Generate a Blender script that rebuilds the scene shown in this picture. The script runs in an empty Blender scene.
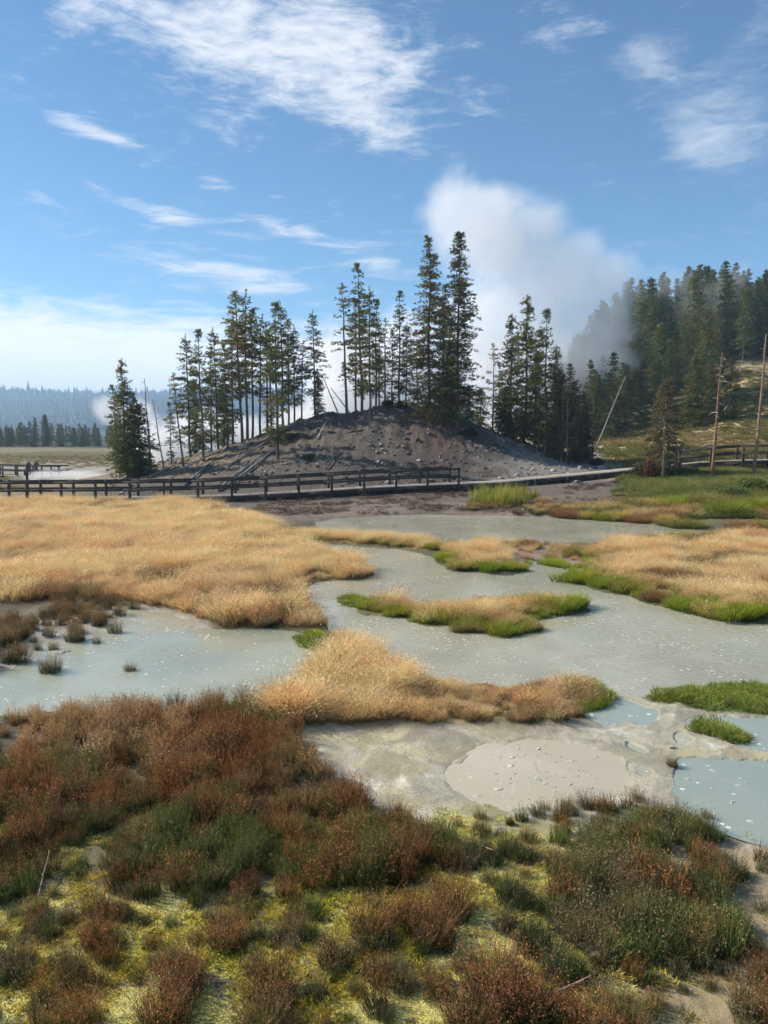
import bpy, math, random
import numpy as np
from mathutils import Vector, Matrix

R = math.radians
rng = np.random.default_rng(7)
random.seed(7)
scn = bpy.context.scene
COL = scn.collection

# ------------------------------------------------------------------ camera
F, CX, CY = 788.0, 384.0, 512.0
HCAM = 4.2
PITCH = math.atan(77.0 / F)
cp, sp = math.cos(PITCH), math.sin(PITCH)
cam = bpy.data.cameras.new('camera')
camo = bpy.data.objects.new('camera', cam)
COL.objects.link(camo)
camo.location = (0, 0, HCAM)
camo.rotation_euler = (R(90) - PITCH, 0, 0)
cam.sensor_fit = 'VERTICAL'
cam.sensor_height = 24
cam.lens = 24 * F / 1024
cam.clip_start = 0.05
cam.clip_end = 20000
scn.camera = camo


def dirn(u, v):
    a = (np.asarray(u, float) - CX) / F
    b = (CY - np.asarray(v, float)) / F
    return a, cp + b * sp, -sp + b * cp


def gp(u, v, z=0.0):
    a, y, zz = dirn(u, v)
    t = (z - HCAM) / zz
    return a * t, y * t


def zat(v, D):
    _, y, zz = dirn(0, v)
    return HCAM + D * zz / y


def at(u, v, D):
    a, y, zz = dirn(u, v)
    return np.array([a / y * D, D, HCAM + zz / y * D])


def poly(pts):
    p = np.array(pts, float)
    x, y = gp(p[:, 0], p[:, 1])
    p = np.stack([x, y], 1)
    for _ in range(2):                       # round the corners off
        q = np.roll(p, -1, 0)
        p = np.stack([p * .75 + q * .25, p * .25 + q * .75], 1).reshape(-1, 2)
    return p


# ------------------------------------------------------------------ noise
def _h(ix, iy, s):
    n = (ix.astype(np.int64) * 374761393 + iy.astype(np.int64) * 668265263 + s * 982451653) & 0xFFFFFFFF
    n = ((n ^ (n >> 13)) * 1274126177) & 0xFFFFFFFF
    n = n ^ (n >> 16)
    return (n & 0xFFFF) / 65535.0


def vn(x, y, s=0):
    x = np.asarray(x, float); y = np.asarray(y, float)
    xi, yi = np.floor(x), np.floor(y)
    fx, fy = x - xi, y - yi
    fx = fx * fx * (3 - 2 * fx); fy = fy * fy * (3 - 2 * fy)
    a = _h(xi, yi, s); b = _h(xi + 1, yi, s); c = _h(xi, yi + 1, s); d = _h(xi + 1, yi + 1, s)
    return (a + (b - a) * fx) * (1 - fy) + (c + (d - c) * fx) * fy


def fbm(x, y, s=0, o=4):
    r = 0; a = .5; t = 0
    for k in range(o):
        r = r + a * vn(x, y, s + k * 17); t += a; a *= .5
        x = np.asarray(x) * 2.03 + 3.1; y = np.asarray(y) * 2.03 + 1.7
    return r / t


def ss(a, b, x):
    t = np.clip((x - a) / (b - a), 0, 1)
    return t * t * (3 - 2 * t)


# ------------------------------------------------------------------ outlines on the ground (image points dropped onto the ground plane)
P_UP = poly([(312, 524), (350, 517), (430, 514), (520, 516), (600, 519), (660, 525), (722, 533), (700, 537), (640, 539), (560, 543), (500, 543), (440, 540), (380, 536), (330, 534)])
P_MAIN = poly([(300, 547), (340, 545), (400, 550), (436, 556), (437, 564), (470, 573), (520, 575), (558, 575), (572, 585), (605, 592), (650, 604), (690, 615), (740, 622), (800, 624),
               (1000, 640), (1000, 690), (768, 686), (700, 686), (655, 692), (640, 700), (612, 703), (600, 692), (575, 684), (540, 686), (450, 684), (400, 674), (393, 657), (370, 648), (340, 642), (330, 630), (327, 616), (308, 602), (302, 589), (314, 583), (368, 580), (378, 573), (355, 563), (320, 554)])
I_MID = poly([(354, 607), (375, 603), (440, 605), (500, 606), (540, 603), (583, 603), (590, 609), (565, 615), (538, 619), (537, 632), (515, 638), (487, 635), (440, 627), (400, 620), (362, 614)])
P_LEFT = poly([(-300, 720), (-100, 690), (0, 676), (20, 660), (80, 650), (130, 643), (180, 634), (230, 630), (285, 630), (318, 640), (330, 650), (320, 664), (305, 682), (290, 697), (270, 706), (200, 710), (100, 712), (0, 712)])
P_R = poly([(672, 764), (700, 757), (768, 760), (1000, 770), (1000, 880), (768, 842), (735, 832), (700, 815), (680, 795)])
P_R2 = poly([(688, 720), (720, 714), (768, 717), (1000, 722), (1000, 772), (768, 753), (745, 746), (700, 733)])
I_THIN = poly([(690, 724), (715, 727), (741, 737), (738, 741), (710, 736)])
P_S = poly([(582, 708), (600, 700), (640, 703), (657, 711), (650, 722), (620, 727), (590, 722)])
P_MUD = poly([(537 + 90 * math.cos(t_) - 14 * math.sin(t_), 776 + 35 * math.sin(t_) + 5 * math.cos(t_)) for t_ in [k_ * math.pi / 10 for k_ in range(20)]])
P_T1 = poly([(624, 748), (634, 745), (645, 748), (643, 753), (630, 753)])
P_T2 = poly([(628, 768), (638, 765), (650, 768), (648, 774), (634, 774)])
P_T3 = poly([(672, 735), (690, 733), (700, 742), (690, 748), (676, 743)])
P_T4 = poly([(352, 792), (372, 787), (384, 800), (378, 813), (362, 810)])
P_IN = poly([(518, 577), (522, 566), (545, 561), (560, 563), (556, 568), (562, 577)])
P_IN2 = poly([(446, 546), (500, 541), (530, 543), (520, 546), (480, 544), (452, 549)])
WATERS = [P_UP, P_MAIN, P_IN, P_IN2, P_LEFT, P_R, P_R2, P_S, P_MUD, P_T1, P_T2, P_T3, P_T4]
ISLES = [I_MID, I_THIN]

G_LEFT = poly([(-600, 500), (0, 503), (180, 506), (205, 509), (262, 522), (292, 535), (300, 547), (350, 563), (374, 573), (364, 579), (312, 581), (300, 589), (305, 602), (325, 617), (326, 628), (290, 628), (230, 627), (190, 618), (150, 604), (110, 601), (60, 604), (-50, 606), (-600, 640)])
G_PEN = poly([(335, 646), (370, 652), (388, 662), (396, 679), (450, 688), (540, 690), (575, 688), (598, 696), (602, 701), (580, 722), (560, 728), (450, 727), (380, 722), (310, 732), (262, 716), (285, 702), (305, 686), (324, 667), (333, 655)])
G_STRIP = poly([(282, 538), (340, 536), (400, 541), (447, 546), (440, 553), (400, 548), (340, 543), (300, 545)])
G_R1 = poly([(440, 549), (470, 545), (500, 549), (505, 560), (518, 571), (470, 571), (439, 563)])
G_RIGHT = poly([(590, 552), (640, 543), (740, 536), (1100, 534), (1100, 630), (740, 620), (690, 613), (650, 602), (605, 590), (578, 583), (570, 573), (580, 562)])
G_RM = poly([(490, 548), (560, 546), (600, 560), (590, 575), (555, 572), (510, 570)])
G_GREEN = poly([(641, 698), (670, 690), (720, 687), (800, 690), (1000, 700), (1000, 716), (768, 713), (720, 711), (680, 706)])
Z_WET = poly([(-300, 680), (-100, 640), (0, 628), (60, 604), (110, 600), (150, 603), (185, 614), (212, 629), (165, 645), (60, 660), (0, 674)])
P_SHOAL = poly([(-60, 676), (0, 664), (60, 654), (130, 646), (192, 633), (200, 634), (150, 646), (60, 656), (0, 667), (-60, 680)])
Z_FLAT = poly([(290, 735), (380, 724), (450, 729), (560, 730), (580, 724), (604, 700), (640, 698), (680, 708), (768, 715), (1100, 715), (1100, 900), (768, 850), (720, 825), (700, 805), (630, 815), (560, 845), (500, 855), (450, 845), (380, 805), (330, 775)])
Z_MASS = poly([(-500, 722), (0, 724), (100, 722), (180, 718), (255, 715), (296, 722), (300, 738), (315, 765), (345, 790), (372, 812), (420, 835), (440, 850), (452, 868), (435, 892), (380, 900), (340, 892), (300, 908), (200, 915), (100, 905), (0, 915), (-500, 920)])
Z_RUSH = poly([(452, 862), (500, 856), (560, 848), (610, 836), (640, 822), (700, 815), (722, 828), (715, 845), (710, 870), (735, 900), (745, 940), (720, 990), (640, 1000), (600, 975), (540, 940), (500, 900), (460, 885)])
Z_SAND = poly([(690, 835), (720, 820), (768, 845), (1100, 900), (1100, 1010), (768, 960), (735, 930), (725, 895), (695, 865)])


def inside(P, x, y):
    c = np.zeros(x.shape, bool)
    n = len(P)
    j = n - 1
    for i in range(n):
        xi, yi = P[i]; xj, yj = P[j]
        cond = ((yi > y) != (yj > y))
        with np.errstate(divide='ignore', invalid='ignore'):
            xx = (xj - xi) * (y - yi) / (yj - yi + 1e-12) + xi
        c ^= cond & (x < xx)
        j = i
    return c


def sdf(P, x, y):
    """negative inside"""
    d = np.full(x.shape, 1e9)
    n = len(P)
    for i in range(n):
        ax, ay = P[i]; bx, by = P[(i + 1) % n]
        ex, ey = bx - ax, by - ay
        t = np.clip(((x - ax) * ex + (y - ay) * ey) / (ex * ex + ey * ey + 1e-12), 0, 1)
        dx = x - ax - t * ex; dy = y - ay - t * ey
        d = np.minimum(d, dx * dx + dy * dy)
    d = np.sqrt(d)
    return np.where(inside(P, x, y), -d, d)


# relief beyond the pools: rows of distance, columns of bearing
TU = np.array([-500, -100, 0, 60, 100, 130, 160, 200, 250, 300, 350, 400, 450, 500, 550, 620, 660, 700, 735, 768, 900, 1400], float)
TD = np.array([0, 40, 44, 50, 54, 60, 66, 74, 88, 105, 120, 150, 200, 260, 400, 900, 1500, 2100, 2600, 3600], float)
Z0 = [0] * 22
TZ = np.array([
    Z0, Z0,
    [.05] * 9 + [.1, .15, .2, .25, .35, .5, .7, .8, .9, .95, 1, 1.1, 1.1],
    [0, 0, .05, .05, .05, .05, .05, .1, .2, .3, .45, .55, .6, .65, .8, 1.1, 1.2, 1.3, 1.4, 1.45, 1.5, 1.5],
    [0, 0, 0, .1, .3, .5, .6, .8, 1.0, 1.2, 1.3, 1.3, 1.1, 1.0, 1.1, 1.35, 1.5, 1.6, 1.65, 1.65, 1.7, 1.7],
    [0, 0, -.1, .1, .5, .9, 1.2, 1.7, 2.5, 3.3, 4.0, 4.5, 4.2, 3.2, 2.4, 1.75, 2.1, 2.3, 2.4, 2.4, 2.6, 2.6],
    [-.1, -.1, -.2, 0, .6, 1.27, 1.85, 2.6, 4.0, 5.5, 6.4, 7.0, 6.0, 4.2, 2.8, 1.7, 2.3, 2.8, 2.9, 3, 3.2, 3.2],
    [-.3, -.3, -.4, -.2, .3, .9, 1.4, 2.1, 3.3, 4.6, 5.5, 6.0, 5.2, 3.7, 2.5, 2.2, 2.8, 3.2, 3.5, 3.7, 4, 4],
    [-.5, -.5, -.7, -.6, -.3, 0, .3, .8, 1.3, 1.8, 2.2, 2.2, 2, 2, 2.2, 3.2, 4, 4.6, 5.5, 5.8, 6, 6],
    [-.3] * 9 + [0, .5, .5, .5, 1, 2.5, 4.5, 5.5, 6.5, 9.5, 9.5, 9, 9],
    [0] * 13 + [1, 3, 5.7, 7, 9, 14.5, 13.5, 13, 13],
    [.2] * 12 + [1, 3, 7, 12, 14.5, 17, 19, 19.5, 20, 20],
    [.4] * 12 + [3, 8, 15, 24, 27, 28, 28.5, 28, 28, 28],
    [.5] * 12 + [2, 5, 10, 16, 20, 22, 22, 22, 22, 20],
    [1] * 12 + [1, 2, 3, 6, 8, 8, 8, 8, 8, 8],
    [6] * 22, [24] * 22, [82] * 22, [138] * 22, [120] * 22], float)
_su = (TU - CX) / F
_NS, _ND = 260, 420
_sg = np.linspace(_su[0], _su[-1], _NS)
_dg = np.linspace(0, math.log(3600 / 4 + 1), _ND)          # log distance axis
_dd = (np.exp(_dg) - 1) * 4
_tab = np.array([np.interp(_sg, _su, TZ[k]) for k in range(len(TD))])
_tab = np.array([np.interp(_dd, TD, _tab[:, k]) for k in range(_NS)]).T
for _ in range(4):
    _p = np.pad(_tab, 1, mode='edge')
    _tab = (_p[:-2, 1:-1] + 2 * _p[1:-1, 1:-1] + _p[2:, 1:-1]) / 4
    _p = np.pad(_tab, 1, mode='edge')
    _tab = (_p[1:-1, :-2] + 2 * _p[1:-1, 1:-1] + _p[1:-1, 2:]) / 4


def relief(x, y):
    s = x / np.maximum(y, 1.0)
    a = np.clip((s - _sg[0]) / (_sg[-1] - _sg[0]) * (_NS - 1), 0, _NS - 1.001)
    b = np.clip(np.log(np.maximum(y, 0) / 4 + 1) / _dg[-1] * (_ND - 1), 0, _ND - 1.001)
    i, j = a.astype(int), b.astype(int)
    fa, fb = a - i, b - j
    return (_tab[j, i] * (1 - fa) + _tab[j, i + 1] * fa) * (1 - fb) + (_tab[j + 1, i] * (1 - fa) + _tab[j + 1, i + 1] * fa) * fb


def shore(x, y):
    """distance to open water, negative in the water"""
    w = np.clip(y * .012, .03, .45)
    xw = x + (fbm(x / w / 2.2, y / w / 2.2, 5, 4) - .5) * w * 2.2 + (fbm(x * 1.5, y * 1.5, 6, 3) - .5) * .12
    yw = y + (fbm(x / w / 2.2, y / w / 2.2, 9, 4) - .5) * w * 3.0 + (fbm(x * 1.5, y * 1.5, 8, 3) - .5) * .12
    d = np.full(x.shape, 1e9)
    m = (y > 6) & (y < 60)
    xm, ym = xw[m], yw[m]
    dm = np.full(xm.shape, 1e9)
    for P in WATERS:
        dm = np.minimum(dm, sdf(P, xm, ym))
    for P in ISLES:
        dm = np.maximum(dm, -sdf(P, xm, ym))
    d[m] = dm
    return d


def terrain(x, y, full=False):
    x = np.atleast_1d(np.asarray(x, float)); y = np.atleast_1d(np.asarray(y, float))
    sd = shore(x, y)
    flat = np.zeros(x.shape)
    near = (y < 60) & (y > 0)
    f = np.zeros(x.shape)
    a = sdf(Z_FLAT, x[near], y[near]); b = sdf(Z_WET, x[near], y[near])
    f[near] = np.maximum(ss(.25, -.25, a), ss(.5, -.4, b))
    wet = np.zeros(x.shape); wet[near] = ss(.4, -.5, b)
    n1 = fbm(x * .9, y * .9, 1, 4) - .5
    n2 = fbm(x * 5, y * 5, 2, 3) - .5
    land = .012 + .08 * ss(0, 1.0, sd) + n1 * .12 + n2 * .035
    land = np.where(sd > .5, np.maximum(land, .015), land)
    mud = .012 + .03 * ss(0, .6, sd) + n1 * .03 + n2 * .012 - wet * (.050 - n1 * .14)
    z = land * (1 - f) + mud * f
    # a low muddy shoal between the wet flat and the pool
    sh = np.zeros(x.shape); sh[near] = np.exp(-(sdf(P_SHOAL, x[near], y[near]) / .22) ** 2)
    z = z + sh * .05 * ss(.3, .55, fbm(x * 1.3, y * 1.3, 16, 3))
    # a raised lip round the mud pool
    lip = np.zeros(x.shape); lip[near] = np.exp(-(sdf(P_MUD, x[near], y[near]) / .07) ** 2)
    z = z * (1 - lip * .5)
    bed = -.02 - .25 * ss(0, .8, -sd)
    z = np.where(sd > 0, z, bed + np.where(sd > -.02, .02, 0))
    r = relief(x, y)
    k = ss(41, 52, y)
    rough = (fbm(x * .35, y * .35, 11, 5) - .5) * 1.0 + (fbm(x * 1.6, y * 1.6, 12, 3) - .5) * .28
    hillk = np.clip(r / 5, 0, 1) * ss(54, 60, y)
    gul = (fbm(x * 1.1, y * .28, 14, 4) - .5) * .5 * hillk * ss(110, 90, y)
    z = z + gul + r + rough * hillk * .8 * np.where(y > 110, 1.2, 1)
    far = ss(300, 900, y)
    z = z + far * ((fbm(x / 420, y / 420, 21, 4) - .5) * 30)
    if full:
        return z, sd, f
    return z


def hit(u, v):
    """where the sight line through an image point meets the ground"""
    D = np.concatenate([np.arange(5, 60, .05), np.arange(60, 300, .25)])
    a, y, zz = dirn(u, v)
    xs = a / y * D; zs = HCAM + zz / y * D
    t = terrain(xs, D)
    w = np.nonzero(zs <= t)[0]
    i = w[0] if len(w) else len(D) - 1
    return float(xs[i]), float(D[i]), float(t[i])


def gz(x, y):
    return float(terrain(x, y)[0])


# ------------------------------------------------------------------ object helpers
def tag(o, label=None, cat=None, group=None, kind=None):
    if label: o['label'] = label
    if cat: o['category'] = cat
    if group: o['group'] = group
    if kind: o['kind'] = kind
    return o


def empty(name, loc, rz=0):
    o = bpy.data.objects.new(name, None)
    COL.objects.link(o)
    o.location = loc; o.rotation_euler = (0, 0, rz)
    o.empty_display_size = .2
    return o


def mesh(name, V, Fc, col=None, smooth=False):
    """V (n,3); Fc (m,3) or (m,4) or a list of such arrays"""
    V = np.ascontiguousarray(V, dtype=np.float32)
    Fs = Fc if isinstance(Fc, list) else [Fc]
    Fs = [np.asarray(f, np.int32) for f in Fs if len(f)]
    me = bpy.data.meshes.new(name)
    me.vertices.add(len(V)); me.vertices.foreach_set('co', V.ravel())
    nl = sum(f.size for f in Fs); npol = sum(len(f) for f in Fs)
    me.loops.add(nl); me.polygons.add(npol)
    me.loops.foreach_set('vertex_index', np.concatenate([f.ravel() for f in Fs]))
    st = []; c = 0
    for f in Fs:
        st.append(c + np.arange(len(f)) * f.shape[1]); c += f.size
    me.polygons.foreach_set('loop_start', np.concatenate(st).astype(np.int32))
    me.update(calc_edges=True)
    me.validate()
    if smooth:
        me.polygons.foreach_set('use_smooth', np.ones(npol, bool))
    if col is not None:
        a = me.color_attributes.new('Col', 'FLOAT_COLOR', 'POINT')
        c4 = np.ones((len(V), 4), np.float32); c4[:, :3] = col
        a.data.foreach_set('color', c4.ravel())
    return me


def link(me, mat, parent=None, name=None):
    o = bpy.data.objects.new(name or me.name, me)
    COL.objects.link(o)
    if mat and not me.materials: me.materials.append(mat)
    if parent: o.parent = parent
    return o


class MB:
    def __init__(s): s.V = []; s.Q = []; s.T = []; s.C = []; s.n = 0

    def add(s, V, Q=None, T=None, c=(.5, .5, .5)):
        V = np.asarray(V, float)
        if Q is not None and len(Q): s.Q.append(np.asarray(Q, int) + s.n)
        if T is not None and len(T): s.T.append(np.asarray(T, int) + s.n)
        s.V.append(V); s.n += len(V)
        cc = np.asarray(c, float)
        s.C.append(np.broadcast_to(cc, (len(V), 3)) if cc.ndim == 1 else cc)

    def tube(s, pts, rad, n=8, c=(.5, .5, .5), cap=True):
        pts = np.asarray(pts, float); rad = np.broadcast_to(np.asarray(rad, float), (len(pts),))
        V = []
        for i, p in enumerate(pts):
            t = pts[min(i + 1, len(pts) - 1)] - pts[max(i - 1, 0)]
            t = t / (np.linalg.norm(t) + 1e-9)
            a = np.cross(t, (0, 0, 1.0)) if abs(t[2]) < .9 else np.cross(t, (1.0, 0, 0))
            a /= np.linalg.norm(a); b = np.cross(t, a)
            for k in range(n):
                th = 2 * math.pi * k / n
                V.append(p + rad[i] * (math.cos(th) * a + math.sin(th) * b))
        Q = [(i * n + k, i * n + (k + 1) % n, (i + 1) * n + (k + 1) % n, (i + 1) * n + k) for i in range(len(pts) - 1) for k in range(n)]
        T = []
        if cap:
            V.append(pts[0]); V.append(pts[-1]); m = len(pts) * n
            T = [(m, (k + 1) % n, k) for k in range(n)] + [(m + 1, m - n + k, m - n + (k + 1) % n) for k in range(n)]
        s.add(V, Q, T, c)

    def bar(s, p, q, w, h, c=(.5, .5, .5), bev=.006):
        """a sawn beam from p to q, w wide across, h high, with chamfered long edges"""
        p = np.asarray(p, float); q = np.asarray(q, float)
        t = q - p; t /= np.linalg.norm(t)
        up = np.array((0, 0, 1.0)) if abs(t[2]) < .9 else np.array((0, 1.0, 0))
        a = np.cross(t, up); a /= np.linalg.norm(a); b = np.cross(a, t)
        w2, h2 = w / 2, h / 2
        prof = [(-w2 + bev, -h2), (w2 - bev, -h2), (w2, -h2 + bev), (w2, h2 - bev), (w2 - bev, h2), (-w2 + bev, h2), (-w2, h2 - bev), (-w2, -h2 + bev)]
        V = [e + a * x + b * y for e in (p, q) for x, y in prof]
        V += [p, q]
        Q = [(k, (k + 1) % 8, 8 + (k + 1) % 8, 8 + k) for k in range(8)]
        T = [(16, (k + 1) % 8, k) for k in range(8)] + [(17, 8 + k, 8 + (k + 1) % 8) for k in range(8)]
        s.add(V, Q, T, c)

    def build(s, name, mat, parent=None, smooth=False):
        me = s.me(name, smooth)
        return link(me, mat, parent, name)

    def me(s, name, smooth=False):
        V = np.concatenate(s.V); C = np.concatenate(s.C)
        Fs = []
        if s.Q: Fs.append(np.concatenate(s.Q))
        if s.T: Fs.append(np.concatenate(s.T))
        return mesh(name, V, Fs, C, smooth)


# ------------------------------------------------------------------ materials
def newmat(name):
    m = bpy.data.materials.new(name); m.use_nodes = True
    nt = m.node_tree; nt.nodes.clear()
    return m, nt


class N:
    """tiny node builder"""
    def __init__(s, nt): s.nt = nt; s.L = nt.links

    def n(s, t, **k):
        x = s.nt.nodes.new(t)
        for a, b in k.items(): setattr(x, a, b)
        return x

    def put(s, sock, v):
        if v is None: return
        if isinstance(v, (int, float)): sock.default_value = v
        elif isinstance(v, (tuple, list)):
            v = tuple(v)
            if len(sock.default_value) == 4 and len(v) == 3: v = v + (1,)
            sock.default_value = v
        else: s.L.new(v, sock)

    def m(s, op, a, b=None, c=None, clamp=False):
        x = s.n('ShaderNodeMath', operation=op, use_clamp=clamp)
        s.put(x.inputs[0], a); s.put(x.inputs[1], b)
        if c is not None: s.put(x.inputs[2], c)
        return x.outputs[0]

    def vm(s, op, a, b=None, scale=None):
        x = s.n('ShaderNodeVectorMath', operation=op)
        s.put(x.inputs[0], a)
        if b is not None: s.put(x.inputs[1], b)
        if scale is not None: s.put(x.inputs[3], scale)
        return x.outputs['Value'] if op in ('LENGTH', 'DISTANCE', 'DOT_PRODUCT') else x.outputs[0]

    def mix(s, f, a, b, mode='MIX'):
        x = s.n('ShaderNodeMix', data_type='RGBA', blend_type=mode)
        x.clamp_factor = True
        s.put(x.inputs[0], f); s.put(x.inputs[6], a); s.put(x.inputs[7], b)
        return x.outputs[2]

    def noise(s, vec, scale, detail=4, rough=.5, dist=0, dim='3D'):
        x = s.n('ShaderNodeTexNoise', noise_dimensions=dim)
        s.put(x.inputs['Vector'], vec); s.put(x.inputs['Scale'], scale)
        s.put(x.inputs['Detail'], detail); s.put(x.inputs['Roughness'], rough); s.put(x.inputs['Distortion'], dist)
        return x.outputs['Fac'] if 'Fac' in x.outputs else x.outputs[0]

    def ramp(s, v, lo, hi, a=0., b=1.):
        x = s.n('ShaderNodeMapRange', interpolation_type='SMOOTHSTEP')
        s.put(x.inputs[0], v); s.put(x.inputs[1], lo); s.put(x.inputs[2], hi); s.put(x.inputs[3], a); s.put(x.inputs[4], b)
        return x.outputs[0]

    def pos(s): return s.n('ShaderNodeNewGeometry').outputs['Position']

    def col(s, name='Col'):
        x = s.n('ShaderNodeAttribute', attribute_name=name)
        return x.outputs['Color']

    def bump(s, h, strength=.5, dist=.02):
        x = s.n('ShaderNodeBump'); s.put(x.inputs['Strength'], strength); s.put(x.inputs['Distance'], dist); s.put(x.inputs['Height'], h)
        return x.outputs[0]

    def bsdf(s, color, rough=.8, normal=None, spec=.3, metal=0):
        x = s.n('ShaderNodeBsdfPrincipled')
        s.put(x.inputs['Base Color'], color); s.put(x.inputs['Roughness'], rough); s.put(x.inputs['Specular IOR Level'], spec)
        s.put(x.inputs['Metallic'], metal)
        if normal is not None: s.L.new(normal, x.inputs['Normal'])
        return x

    def out(s, surf=None, vol=None):
        o = s.n('ShaderNodeOutputMaterial')
        if surf is not None: s.L.new(surf, o.inputs['Surface'])
        if vol is not None: s.L.new(vol, o.inputs['Volume'])


def plant_mat(name, var=.35, trans=.35, patch=1.2, tint=(1, .85, .75), inst=.3):
    m, nt = newmat(name); g = N(nt)
    p = g.pos(); c = g.col()
    n1 = g.noise(p, patch, 3, .55)
    c1 = g.mix(g.ramp(n1, .35, .65), c, g.mix(1, c, tint, 'MULTIPLY'))
    rnd = g.n('ShaderNodeObjectInfo').outputs['Random']
    k = g.m('ADD', g.m('MULTIPLY', g.m('SUBTRACT', rnd, .5), inst), g.m('ADD', 1.0 - var * .5, g.m('MULTIPLY', g.noise(p, patch * 6, 2), var)))
    sc = g.vm('SCALE', c1, scale=k)
    b = g.bsdf(sc, .55, spec=.25)
    t = g.n('ShaderNodeBsdfTranslucent'); g.L.new(sc, t.inputs['Color'])
    mx = g.n('ShaderNodeMixShader'); mx.inputs[0].default_value = trans
    g.L.new(b.outputs[0], mx.inputs[1]); g.L.new(t.outputs[0], mx.inputs[2])
    g.out(mx.outputs[0])
    return m


M = {}
M['plant'] = plant_mat('dry_grass_blades', trans=.45)
M['rush'] = plant_mat('rush_stems', trans=.25, tint=(1.12, 1.08, .9), patch=1.3, inst=.6, var=.5)
M['needle'] = plant_mat('conifer_needles', trans=.35, patch=.5, tint=(1.4, 1.15, .75), var=.5, inst=.5)


def simple(name, color, rough=.8, scale=8, var=.35, bump=.3, spec=.3, stretch=None, usecol=False, bd=.01):
    m, nt = newmat(name); g = N(nt)
    tc = g.n('ShaderNodeTexCoord').outputs['Object']
    if stretch: tc = g.vm('MULTIPLY', tc, stretch)
    n1 = g.noise(tc, scale, 6, .6)
    base = g.col() if usecol else color
    c = g.mix(g.ramp(n1, .3, .7), g.vm('SCALE', base if usecol else tuple(color), scale=1 - var), g.vm('SCALE', base if usecol else tuple(color), scale=1 + var))
    b = g.bsdf(c, rough, g.bump(n1, bump, bd), spec)
    g.out(b.outputs[0])
    return m


M['bark'] = simple('bark', (.12, .09, .07), .9, 5, .4, .6, .1, (3, 3, .6), usecol=True, bd=.03)
M['deadwood'] = simple('weathered_wood', (.3, .27, .24), .85, 4, .4, .6, .2, (4, 4, 1), usecol=True)
M['boards'] = simple('boardwalk_timber', (.1, .08, .065), .75, 3, .35, .5, .3, (6, 1, 6), usecol=True)
M['rock'] = simple('rubble_stone', (.3, .27, .25), .9, 3, .35, .8, .2, usecol=True, bd=.05)
M['cloth'] = simple('clothing', (.1, .1, .15), .85, 20, .1, .1, .1, usecol=True)

# ground
def ground_mat():
    m, nt = newmat('ground_surface'); g = N(nt)
    p = g.pos(); c = g.col(); a = g.n('ShaderNodeAttribute', attribute_name='Zone')
    sep = g.n('ShaderNodeSeparateColor'); g.L.new(a.outputs['Color'], sep.inputs[0])
    mudf, algae, hill = sep.outputs[0], sep.outputs[1], sep.outputs[2]
    n0 = g.noise(p, .5, 5, .6); n1 = g.noise(p, 3.2, 6, .65); n2 = g.noise(p, 22, 5, .65); n3 = g.noise(p, 90, 3, .6)
    base = g.vm('SCALE', c, scale=g.m('ADD', .62, g.m('MULTIPLY', n1, .76)))
    base = g.vm('SCALE', base, scale=g.m('ADD', .7, g.m('MULTIPLY', n2, .6)))
    # algae mats: bright yellow crust broken up by dark wet soil
    am = g.m('MULTIPLY', algae, g.ramp(g.noise(p, 4.5, 6, .7, .6), .38, .47))
    al = g.mix(g.ramp(g.noise(p, 30, 4, .7), .35, .65), (.48, .42, .07), (.66, .60, .22))
    al = g.mix(g.ramp(g.noise(p, 2.0, 3), .5, .7, 0, .55), al, (.46, .46, .28))
    al = g.mix(g.ramp(g.noise(p, 70, 3, .7), .42, .6), g.vm('SCALE', al, scale=.45), al)
    base = g.mix(am, base, al)
    # hillside: pale clods on dark earth
    vo = g.n('ShaderNodeTexVoronoi'); g.L.new(g.vm('ADD', p, g.vm('SCALE', g.n('ShaderNodeTexNoise').outputs[1], scale=0.0)), vo.inputs['Vector']); vo.inputs['Scale'].default_value = 3.0
    clod = g.m('MULTIPLY', hill, g.ramp(g.noise(p, 4.2, 5, .75), .52, .66))
    base = g.mix(g.m('MULTIPLY', clod, .75), base, g.vm('SCALE', c, scale=2.4))
    gu = g.noise(g.vm('MULTIPLY', p, (1, .22, .22)), 1.6, 6, .7, .8)
    base = g.mix(g.m('MULTIPLY', hill, g.ramp(gu, .5, .66, 0, .4)), base, g.vm('SCALE', c, scale=2.3))
    base = g.mix(g.m('MULTIPLY', hill, g.ramp(gu, .47, .36, 0, .4)), base, g.vm('SCALE', c, scale=.45))
    hs = g.m('MULTIPLY', hill, g.ramp(n0, .40, .62))
    base = g.mix(g.m('MULTIPLY', hs, .5), base, g.vm('SCALE', c, scale=1.7))
    # mud: wet darker patches with a sheen and pale mineral crust
    crust = g.m('MULTIPLY', mudf, g.ramp(g.noise(p, 1.7, 7, .72, .4), .52, .66))
    base = g.mix(g.m('MULTIPLY', crust, .7), base, (.62, .60, .52))
    wetn = g.m('MULTIPLY', mudf, g.ramp(g.noise(p, 1.1, 6, .65, .6), .44, .54))
    base = g.mix(g.m('MULTIPLY', wetn, .45), base, g.vm('SCALE', c, scale=.55))
    grit = g.noise(p, 55, 4, .75)
    base = g.mix(mudf, base, g.vm('SCALE', base, scale=g.m('ADD', .45, g.m('MULTIPLY', grit, 1.1))))
    h = g.m('ADD', g.m('MULTIPLY', n1, .6), g.m('ADD', g.m('MULTIPLY', n2, .35), g.m('MULTIPLY', n3, .12)))
    b = g.bsdf(base, g.m('SUBTRACT', .92, g.m('MULTIPLY', wetn, .6)), g.bump(h, .7, .05), .25)
    g.out(b.outputs[0])
    return m


M['ground'] = ground_mat()


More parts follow.
